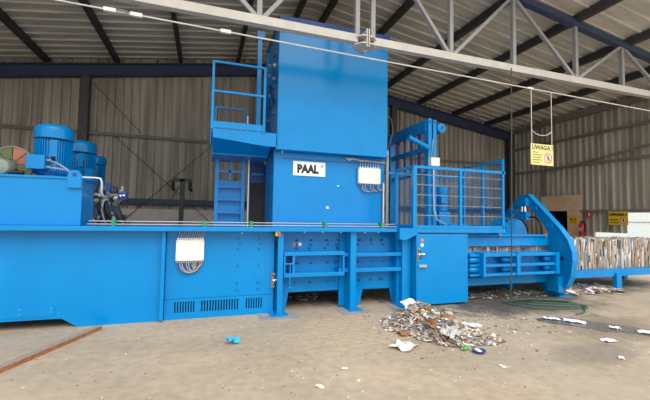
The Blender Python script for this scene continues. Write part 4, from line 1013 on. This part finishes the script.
# litter under and beyond the outlet
def litter(name, label, x0, x1, y0, y1, n, seed, smin, smax, wts, zmax=0.03):
    random.seed(seed); m = MB()
    for i in range(n):
        x = random.uniform(x0, x1); y = random.triangular(y0, y1, y0 * 0.6 + y1 * 0.4); m.mi = random.choice(wts)
        s = random.uniform(smin, smax); a = random.uniform(0, PI)
        ax = Vector((math.cos(a), math.sin(a), random.uniform(-.3, .3))) * s; ay = Vector((-math.sin(a), math.cos(a), random.uniform(-.3, .3))) * s * random.uniform(.25, .7)
        m.obox((x, y, abs(ax.z) + abs(ay.z) + 0.003 + random.random() * zmax), ax, ay, ax.cross(ay).normalized() * 0.002)
    return tag(obj(name, m, PAPERS, smooth=False), label, 'litter', kind='stuff')
litter('paper_litter', 'loose paper litter on the wet floor under the outlet channel', 4.95, 7.3, 5.75, 6.9, 420, 31, 0.01, 0.05, [1, 2, 2, 2, 2, 3, 4, 0])
litter('paper_litter', 'pale paper strips strewn beyond the yoke beneath the bale track', 7.45, 9.4, 5.7, 6.5, 330, 32, 0.03, 0.12, [0, 0, 1, 4, 6, 5, 0, 3], 0.05)
litter('floor_crumbs', 'fine crumbs of paper scattered on the floor right of the heap', 3.6, 5.2, 3.7, 5.6, 130, 33, 0.006, 0.025, [2, 2, 3, 1, 0, 4], 0.0)
litter('floor_crumbs', 'fine dark and pale grit scattered over the whole open floor', -1.8, 6.5, 2.2, 5.7, 420, 35, 0.003, 0.010, [0, 1, 2, 2, 2, 3], 0.0)
litter('floor_crumbs', 'sparse tiny white crumbs on the open floor in the foreground', 0.3, 5.8, 2.3, 4.0, 40, 34, 0.005, 0.016, [0, 0, 1, 4], 0.0)
for k, (x, y, s, lab) in enumerate(((5.22, 3.45, 0.10, 'white paper scrap near the wet strip at right'), (4.72, 2.98, 0.05, 'small white paper scrap nearest the lower right corner'), (3.15, 3.18, 0.04, 'tiny white paper scrap in the lower middle foreground'), (1.08, 3.3, 0.045, 'small white scrap in the foreground left of centre'), (1.46, 3.62, 0.03, 'tiny dark-edged scrap behind the foreground scrap'), (9.15, 5.95, 0.16, 'bluish plastic scrap beside the bale track leg'))):
    crumple('paper_scrap', lab, 'paper', (x, y, 0.0), s * 2, s * 1.2, 'paper_white' if k < 5 else 'foil', s * 0.25, 4, 40 + k, k * 0.7)
# green hose
random.seed(12)
hpts = []
for loop in range(3):
    for i in range(20):
        a = 2 * PI * i / 20; rr = 1 - 0.24 * loop
        u = 0.72 * rr * math.cos(a) + 0.05 * loop; v = 0.34 * rr * math.sin(a) * (1 + 0.15 * math.sin(2 * a + loop))
        hpts.append((6.22 + u * 0.9 + v * 0.3, 5.25 - u * 0.45 + v * 0.9 + 0.02 * loop, 0.02 + 0.026 * loop))
hpts += [(6.7, 4.85, 0.03), (6.4, 4.62, 0.02), (6.1, 4.55, 0.02)]
def smooth_path(pts):
    out = []
    for i in range(len(pts) - 1):
        p0 = Vector(pts[max(i - 1, 0)]); p1 = Vector(pts[i]); p2 = Vector(pts[i + 1]); p3 = Vector(pts[min(i + 2, len(pts) - 1)])
        for k in range(3):
            t_ = k / 3; out.append(0.5 * ((2 * p1) + (p2 - p0) * t_ + (2 * p0 - 5 * p1 + 4 * p2 - p3) * t_ ** 2 + (3 * p1 - p0 - 3 * p2 + p3) * t_ ** 3))
    return out + [Vector(pts[-1])]
tag(obj('garden_hose', MB().tube(smooth_path(hpts), 0.012, 8), 'hose_green'), 'coiled dark green hose on the floor before the outlet', 'hose')
# wet strip; white pieces laid in it imitate reflections on the water
poly = [(5.22, 4.6), (5.5, 4.6), (5.8, 4.45), (6.06, 4.15), (6.25, 3.85), (6.5, 3.5), (6.5, 3.2), (6.05, 3.42), (5.8, 3.7), (5.62, 3.74), (5.45, 4.05), (5.28, 4.25), (5.12, 4.45)]
random.seed(15); rag = []
for (xa, ya), (xb, yb) in zip(poly, poly[1:] + poly[:1]):
    for k in range(4): rag.append((xa + (xb - xa) * k / 4 + random.uniform(-.035, .035), ya + (yb - ya) * k / 4 + random.uniform(-.035, .035)))
poly = rag
tag(obj('puddle', MB().prism(poly, 0.0, 0.004, 'z'), 'water', smooth=False), 'narrow dark puddle on the floor at right', 'puddle', kind='stuff')
for k, (x, y, w, h, r, lab) in enumerate(((5.42, 4.45, 0.22, 0.09, -0.6, 'small white piece imitating a reflection at the far tip of the puddle'), (5.66, 4.25, 0.3, 0.12, -0.85, 'white piece imitating a reflection in the far half of the puddle'),
                                      (5.92, 3.82, 0.14, 0.1, -0.5, 'small white piece imitating a reflection in the middle of the puddle'), (6.2, 3.5, 0.32, 0.16, -0.8, 'white piece imitating a reflection in the near half of the puddle'))):
    crumple('film_and_glint', lab, 'plastic', (x, y, 0.005), w, h, 'foil', 0.03, 7, 51 + k, r)
# patches where the paving stones show through the dirt
pav = None
random.seed(77)
a = math.radians(8)
me0 = None
def pave(x0, y0, nx, ny, skip):
    global me0
    for j in range(ny):
        for i in range(nx):
            if random.random() < skip: continue
            x = x0 + i * 0.215 + (j % 2) * 0.107; y = y0 + j * 0.118
            if me0 is None:
                b = MB().box(-0.098, 0.098, -0.051, 0.051, 0.0, 0.005)
                o = obj('paving_stone', b, 'paver', floor, smooth=False); me0 = o.data
                BASE[o.name] = (0, 0, 0)
            else:
                o = bpy.data.objects.new('paving_stone', me0); col.objects.link(o); o.parent = floor
            o.location = (x * math.cos(a) - y * math.sin(a), x * math.sin(a) + y * math.cos(a), random.uniform(-0.0018, 0.0))
pave(2.2, 3.95, 8, 11, 0.08)
